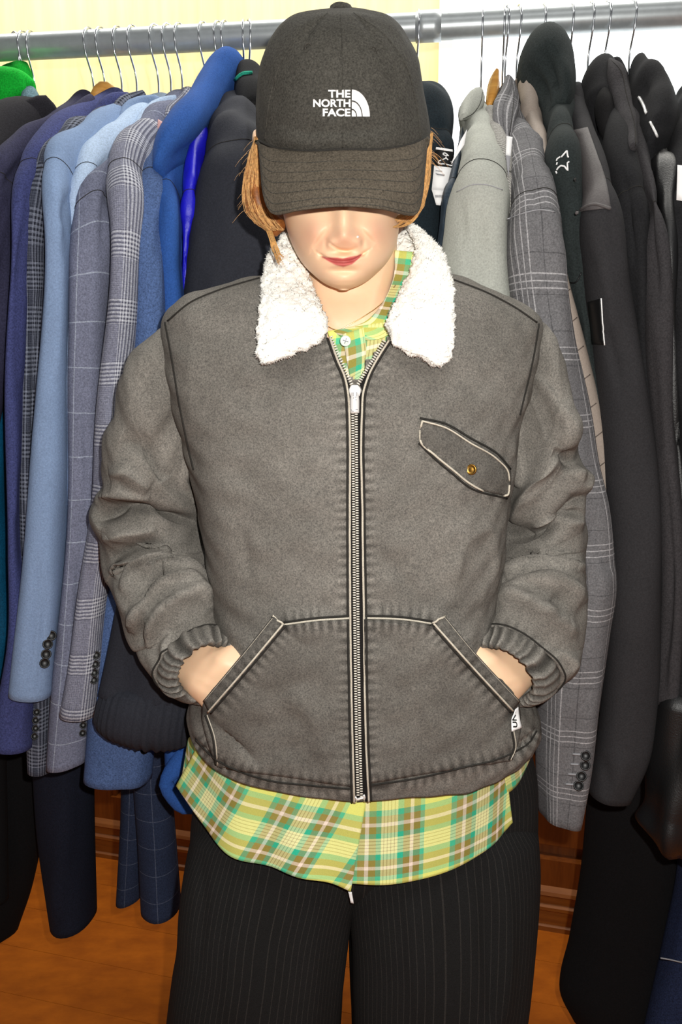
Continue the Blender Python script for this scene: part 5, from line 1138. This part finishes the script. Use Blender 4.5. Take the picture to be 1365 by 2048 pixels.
for wd_t, bx in (('THE', (657, 180, 701.5, 195.5)), ('NORTH', (627, 198.5, 701.5, 214.5)), ('FACE', (646, 217, 701.5, 233))):
    q, f = text_px(wd_t, bx, bold=.035); logo.append(drape2d(CB, q, f, .0008, .0008))
for r0, r1 in ((.60, 1.0), (.29, .55), (.0, .24)):
    q, f = [], []
    for j, an in enumerate(np.linspace(0, math.pi/2, 16)):
        for r in (r0, r1): q.append((704+36*r*math.cos(an), 233-53.5*r*math.sin(an)))
    f = [(2*j, 2*j+1, 2*j+3, 2*j+2) for j in range(15)]
    logo.append(drape2d(CB, np.array(q), f, .0008, .0008))
put('embroidered_logo', join_geo(logo), M_WHITE, cap)

# ---- hair
hl = loft([(513, 276, 524, 288, .985, .006), (501, 312, 530, 322, .985, .014), (491, 350, 537, 360, .985, .018), (488, 390, 543, 400, .985, .02), (496, 424, 556, 430, .985, .018), (514, 446, 568, 444, .985, .014), (534, 460, 568, 456, .985, .01), (546, 470, 556, 470, .985, .004)], m=30, rows=50, wb=[((120, 120, 20), .002, 3)])
hr = loft([(848, 262, 865, 268, .985, .006), (846, 296, 864, 304, .985, .012), (844, 340, 861, 346, .985, .012), (840, 382, 853, 386, .985, .012), (826, 414, 845, 420, .985, .012), (806, 430, 832, 438, .985, .01), (792, 438, 806, 448, .985, .006)], m=24, rows=40, wb=[((120, 120, 20), .0015, 4)])
hb = loft([(545, 290, 825, 290, 1.06, .06), (530, 360, 838, 360, 1.075, .06), (535, 420, 832, 420, 1.08, .055), (552, 446, 815, 446, 1.085, .045)], m=40)
hair = put('hair', join_geo([hl, hr, hb]), M_HAIR2, person)
rs = np.random.RandomState(11)
def strands(cnt, rootA, tipfn, mat, name, r=.00045):
    gs = []
    for i in range(cnt): gs.append(tube(hermite(tipfn(rs), 12), np.linspace(r, r*.45, 12)*rs.uniform(.7, 1.3), 4, False))
    put(name, join_geo(gs), mat, hair, kind='stuff')
LO = np.array([(512, 274), (500, 310), (490, 350), (486, 390), (494, 424), (513, 447), (532, 460)], float); LI = np.array([(521, 286), (526, 320), (531, 358), (537, 398), (550, 432), (562, 452), (568, 460)], float)
RO = np.array([(864, 268), (863, 304), (861, 344), (854, 384), (845, 416), (828, 438), (800, 446)], float); RI = np.array([(850, 268), (849, 300), (845, 342), (841, 382), (827, 412), (806, 428), (786, 436)], float)
def mkst(O, I):
    def f(rs):
        s = rs.rand(); s2 = np.clip(s+rs.normal(0, .12), 0, 1); n = len(O); k = rs.randint(5, n+1)
        ss = np.linspace(s, s2, n); Q = O*(1-ss)[:, None]+I*ss[:, None]+rs.normal(0, 1.2, (n, 2))
        yy = .965+.006*rs.rand()+.012*(2*ss-1)**2
        return [P(x, y, Y_) for (x, y), Y_ in zip(Q[:k], yy[:k])]
    return f
strands(650, None, mkst(LO, LI), M_HAIR, 'hair_strands', .0004); strands(260, None, mkst(LO, LI), M_HAIR2, 'hair_strands', .0004)
strands(340, None, mkst(RO, RI), M_HAIR, 'hair_strands', .0004)
def fly(rs):
    if rs.rand() < .6: x, y, s = rs.uniform(490, 514), rs.uniform(262, 420), -1
    else: x, y, s = rs.uniform(855, 866), rs.uniform(255, 330), 1
    L = rs.uniform(15, 38); a = rs.uniform(-.6, 1.0)
    return [P(x+s*L*t_*math.cos(a*t_), y+L*t_*math.sin(a+1.3*t_)*.9, .99) for t_ in np.linspace(0, 1, 6)]
strands(28, None, fly, M_HAIR, 'flyaway_strands', .00018)
def lock(rs):
    x = rs.uniform(530, 542); return [P(x, 455, .975), P(x+9, 480, .965), P(x+18+rs.normal(0, 2), 505, .955), P(x+26+rs.normal(0, 3), 520+rs.uniform(-10, 12), .95)]
strands(26, None, lock, M_HAIR, 'hair_lock', .0005)
def lock2(rs):
    x = rs.uniform(812, 838); return [P(x, 432, .975), P(x-12, 445, .97), P(x-28, 453, .965), P(x-42, 455, .963)]
strands(14, None, lock2, M_HAIR, 'hair_lock', .0005)

# ---- trousers, shoes
hip = hrings([(1450, 418, 1052, 1.095, .095), (1560, 398, 1078, 1.095, .105), (1620, 386, 1078, 1.095, .108), (1680, 380, 1074, 1.097, .10), (1730, 385, 1060, 1.10, .085), (1760, 400, 1045, 1.10, .06)], m=120, rows=40, n=2.2)
lg1 = hrings([(1640, 392, 745, 1.095, .100), (1700, 376, 735, 1.095, .113), (1780, 367, 712, 1.09, .12), (1850, 364, 700, 1.085, .122), (1920, 353, 692, 1.085, .126), (2048, 339, 684, 1.085, .124), (2250, 318, 672, 1.085, .12), (2480, 300, 655, 1.085, .118)], m=110, rows=80, n=2.7)
lg2 = hrings([(1640, 672, 1070, 1.095, .100), (1700, 680, 1072, 1.095, .113), (1780, 690, 1068, 1.09, .12), (1850, 697, 1062, 1.085, .122), (1920, 698, 1054, 1.085, .126), (2048, 703, 1036, 1.085, .124), (2250, 715, 1012, 1.085, .12), (2480, 730, 990, 1.085, .118)], m=110, rows=80, n=2.7)
TF = [([(480, 1740), (470, 1850), (455, 2048)], .008, 10, 14), ([(585, 1780), (600, 1900), (610, 2048)], -.005, 12, 12), ([(960, 1720), (975, 1850), (985, 2048)], -.010, 12, 16), ([(1000, 1720), (1015, 1850), (1012, 2048)], .008, 10, 14), ([(820, 1790), (830, 1900), (835, 2048)], .007, 12, 14), ([(400, 1700), (405, 1800), (395, 1950)], -.005, 10, 10)]
gs = []
for V in (hip, lg1, lg2):
    V = V+grid_normals(V)*(.003*wob(V, (35, 35, 4), 8))[..., None]; gs.append(close_grid(folds(V, TF), 'round', 'open'))
TRB = bvh_of(*gs)
put('trousers', join_geo(gs), M_TROU, person, label='wide black pinstripe trousers')
for x0 in (-.11, .15):
    v = [(x0-.042, 1.17, .0), (x0+.042, 1.17, .0)]
    key = np.array([(1.19, .028, .05), (1.15, .036, .075), (1.08, .036, .085), (1.0, .042, .06), (.94, .042, .045), (.91, .025, .025)])
    K = hermite(key, 20); th = np.linspace(0, 2*np.pi, 24, endpoint=False)
    G = np.array([[(x0+w_*math.cos(t_), y_, h_/2*(1+(math.sin(t_) if math.sin(t_) > 0 else -abs(math.sin(t_))**.3))) for t_ in th] for y_, w_, h_ in K])
    put('shoe', close_grid(G), M_SHOE, person)

# ---- shirt
def yel(px, c=724, a=352, Yc=1.08, b=.128): 
    return Yc-b*math.sqrt(max(0.0, 1-min(1, abs((px-c)/a))**2.3))
def tail(A, B, nu, nv, dA, dB, wbs, cl=0):
    A, B = hermite(np.array(A, float), nv, np.arange(len(A), dtype=float)), hermite(np.array(B, float), nv, np.arange(len(B), dtype=float))
    V = np.zeros((nv, nu, 3))
    for j in range(nv):
        ya, yb = yel(A[j][0])+dA, yel(B[j][0], 700, 350)+dB
        if cl:
            h_ = TRB.ray_cast(CAMV, Vector(ray(*B[j])).normalized())[0]
            if h_ is not None: yb = min(yb, h_.y-cl)
        for i in range(nu):
            s = i/(nu-1); x, y = A[j]*(1-s)+B[j]*s; V[j, i] = P(x, y, ya*(1-s)+yb*s)
    n = grid_normals(V, False); k = np.linspace(.2, 1, nu)[None, :]
    V = V+n*(wbs[1]*wob(V, (45, 20, 8), wbs[0])*k)[..., None]
    return solid(V, .0012)
shirt = put('shirt', tail([(400, 1476), (440, 1505), (500, 1530), (580, 1552), (660, 1565), (738, 1570)], [(357, 1572), (402, 1645), (462, 1708), (560, 1738), (650, 1764), (702, 1785)], 40, 90, .010, .002, (3, .004), cl=.018), M_SHIRT, person, label='yellow and green plaid cotton shirt')
put('front_panel', tail([(690, 1570), (780, 1562), (880, 1545), (960, 1522), (1012, 1500)], [(686, 1768), (790, 1768), (900, 1741), (990, 1698), (1034, 1650)], 40, 80, .016, .009, (4, .004), cl=.012), M_SHIRT, shirt)
put('back_panel', tail([(1000, 1490), (1030, 1478), (1062, 1466)], [(1018, 1590), (1042, 1566), (1070, 1506)], 20, 30, .0, .02, (5, .002), cl=.006), M_SHIRT, shirt)
put('back_panel', tail([(392, 1470), (380, 1474), (376, 1478)], [(420, 1640), (380, 1600), (360, 1566)], 20, 30, .04, .03, (5, .003)), M_SHIRT, shirt)
plate(None, 'hem_label', ((697, 1783), (704, 1784), (708, 1807), (702, 1806)), .97, M_TAG, parent=shirt)
def neckY(px, py): return P(px, py, float(np.interp(py, [500, 560, 620, 680, 780], [1.045, 1.03, 1.0, .982, .978])))
put('shirt_front', patch(None, [(655, 662), (668, 700), (690, 745), (702, 785)], [(795, 640), (775, 690), (745, 735), (718, 785)], 24, 30, thick=.0015, world=lambda x, y: P(x, y, float(np.interp(y, [640, 700, 790], [.992, .982, .978])))), M_SHIRT, shirt)
put('placket', patch(None, [(686, 668), (692, 710), (704, 770)], [(728, 655), (733, 705), (716, 775)], 10, 20, thick=.002, world=lambda x, y: P(x, y, float(np.interp(y, [640, 700, 790], [.984, .976, .973])))), M_SHIRT, shirt)
put('shirt_collar', patch(None, [(790, 500), (789, 545), (770, 598), (735, 640), (668, 662)], [(838, 505), (822, 560), (800, 610), (778, 668), (690, 680)], 12, 50, thick=.003, world=neckY), M_SHIRT, shirt)
cb = P(691.5, 682, .972)
sb = put('shirt_button', lathe([(.0058, 0), (.0062, .0012), (.0058, .0022), (.0045, .0018), (.0004, .0018)], cb, (0, -1, .05), 22), M_BTN, shirt)
put('button_thread', join_geo([tube([cb+np.array([-.003, -.0024, .001]), cb+np.array([.003, -.0026, -.001])], .0005, 5), tube([cb+np.array([.001, -.0024, .003]), cb+np.array([-.001, -.0026, -.003])], .0005, 5)]), M_TAGG, shirt)
